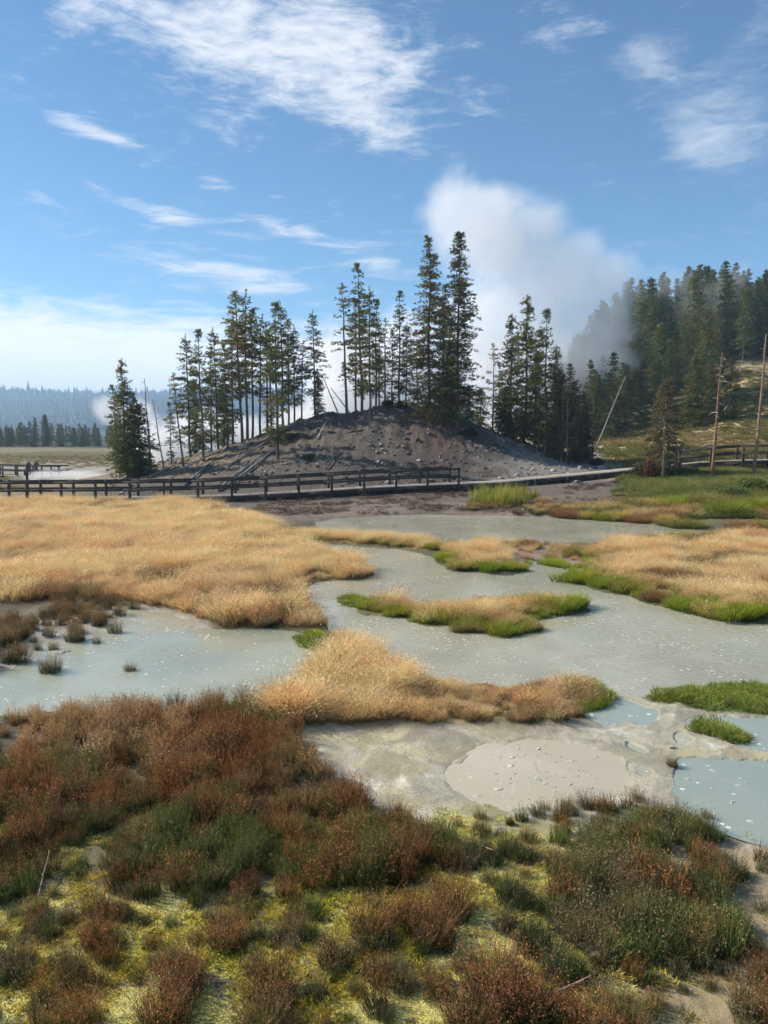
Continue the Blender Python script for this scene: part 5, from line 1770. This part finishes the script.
big = msum([streak(80, -10, 330, 70, 48, .80), streak(200, 30, 500, 100, 34, .72), streak(330, 105, 440, 145, 17, .72), streak(250, -30, 420, 40, 40, .5), streak(520, -10, 600, 30, 22, .6), streak(40, -5, 120, 10, 16, .4)])
thin = msum([streak(20, 108, 162, 151, 9, .85), streak(100, 195, 225, 234, 10, .8), streak(195, 180, 245, 188, 6, .6), streak(230, 217, 345, 240, 9, .8), streak(115, 255, 340, 292, 19, .8),
             streak(330, 250, 430, 275, 16, .65), streak(0, 210, 60, 205, 8, .4), streak(15, 185, 70, 208, 5, .5), streak(255, 190, 300, 205, 5, .35)])
rgt = msum([streak(690, 50, 790, 150, 46, .5), streak(610, 50, 670, 62, 20, .6), streak(640, 90, 750, 190, 30, .5), streak(740, -10, 800, 20, 20, .4)])
# fibrous noise, drawn out along the drift of the high cloud
mp = g.n('ShaderNodeMapping'); g.L.new(AE, mp.inputs[0]); mp.inputs['Rotation'].default_value = (0, 0, R(28)); mp.inputs['Scale'].default_value = (1.0, 1.45, 1)
nf = g.noise(mp.outputs[0], 9, 9, .62, .9)
mp2 = g.n('ShaderNodeMapping'); g.L.new(AE, mp2.inputs[0]); mp2.inputs['Rotation'].default_value = (0, 0, R(14)); mp2.inputs['Scale'].default_value = (1.0, 2.4, 1)
nb = g.noise(mp2.outputs[0], 15, 8, .6, .5)
nc = g.noise(mp.outputs[0], 34, 5, .65, .4)
nf = g.m('ADD', g.m('MULTIPLY', nf, .66), g.m('MULTIPLY', nc, .34))
c1 = g.ramp(g.m('ADD', g.m('MULTIPLY', big, .85), g.m('MULTIPLY', g.m('SUBTRACT', nf, .5), 3.2)), .12, 1.35)
c2 = g.ramp(g.m('ADD', thin, g.m('MULTIPLY', g.m('SUBTRACT', nb, .5), 2.0)), .22, 1.3)
c3 = g.ramp(g.m('ADD', rgt, g.m('MULTIPLY', g.m('SUBTRACT', nf, .5), 2.0)), .2, 1.3, 0, .6)
# bank of cloud low over the left horizon and along the whole horizon
a0, e0 = ae(0, 292); a1, e1 = ae(330, 322)
line = g.m('ADD', e0, g.m('MULTIPLY', g.m('SUBTRACT', az, a0), (e1 - e0) / (a1 - a0)))
edge = g.m('ADD', g.m('SUBTRACT', line, el), g.m('MULTIPLY', g.m('SUBTRACT', nb, .5), .10))
c4 = g.ramp(edge, -.015, .06, 0, 1)
c4 = g.m('MULTIPLY', c4, g.ramp(g.m('ABSOLUTE', az), .1, 1.2, 1, .85))
cl = g.m('MAXIMUM', g.m('MULTIPLY', g.m('MAXIMUM', c1, c2), .9), g.m('MAXIMUM', c3, g.m('MULTIPLY', c4, .92)))
hs = g.n('ShaderNodeHueSaturation'); hs.inputs['Saturation'].default_value = 1.1; hs.inputs['Value'].default_value = 1.0
g.L.new(sky.outputs[0], hs.inputs['Color'])
skyc = hs.outputs[0]
STR = .10
skyc = g.vm('MULTIPLY', skyc, (.80, .98, .98))
cc = g.mix(cl, skyc, (.66 / STR, .68 / STR, .71 / STR))
cc = g.mix(g.m('MULTIPLY', c4, .95), cc, (.80 / STR, .82 / STR, .84 / STR))
bg = g.n('ShaderNodeBackground'); g.L.new(cc, bg.inputs[0]); bg.inputs[1].default_value = STR
wo = g.n('ShaderNodeOutputWorld'); g.L.new(bg.outputs[0], wo.inputs[0])
w.cycles.sampling_method = 'MANUAL'; w.cycles.sample_map_resolution = 512

sun = bpy.data.lights.new('sun', 'SUN'); so = bpy.data.objects.new('sun', sun); COL.objects.link(so)
sun.energy = 5.0; sun.angle = R(.53); sun.color = (1, .93, .84)
sdv = Vector((math.sin(R(SUN_AZ)) * math.cos(R(SUN_EL)), math.cos(R(SUN_AZ)) * math.cos(R(SUN_EL)), math.sin(R(SUN_EL))))
so.rotation_euler = sdv.to_track_quat('Z', 'Y').to_euler()
so.location = (0, 0, 60)

# ------------------------------------------------------------------ render settings
vs = scn.view_settings
vs.view_transform = 'Standard'; vs.look = 'None'; vs.gamma = 1; vs.exposure = 0.6; vs.use_curve_mapping = False
cy = scn.cycles
cy.use_light_tree = False; cy.use_adaptive_sampling = True; cy.adaptive_threshold = .03
cy.max_bounces = 5; cy.diffuse_bounces = 2; cy.glossy_bounces = 2; cy.transmission_bounces = 2; cy.transparent_max_bounces = 8; cy.volume_bounces = 4
cy.volume_step_rate = .7; cy.volume_max_steps = 128
cy.caustics_reflective = False; cy.caustics_refractive = False
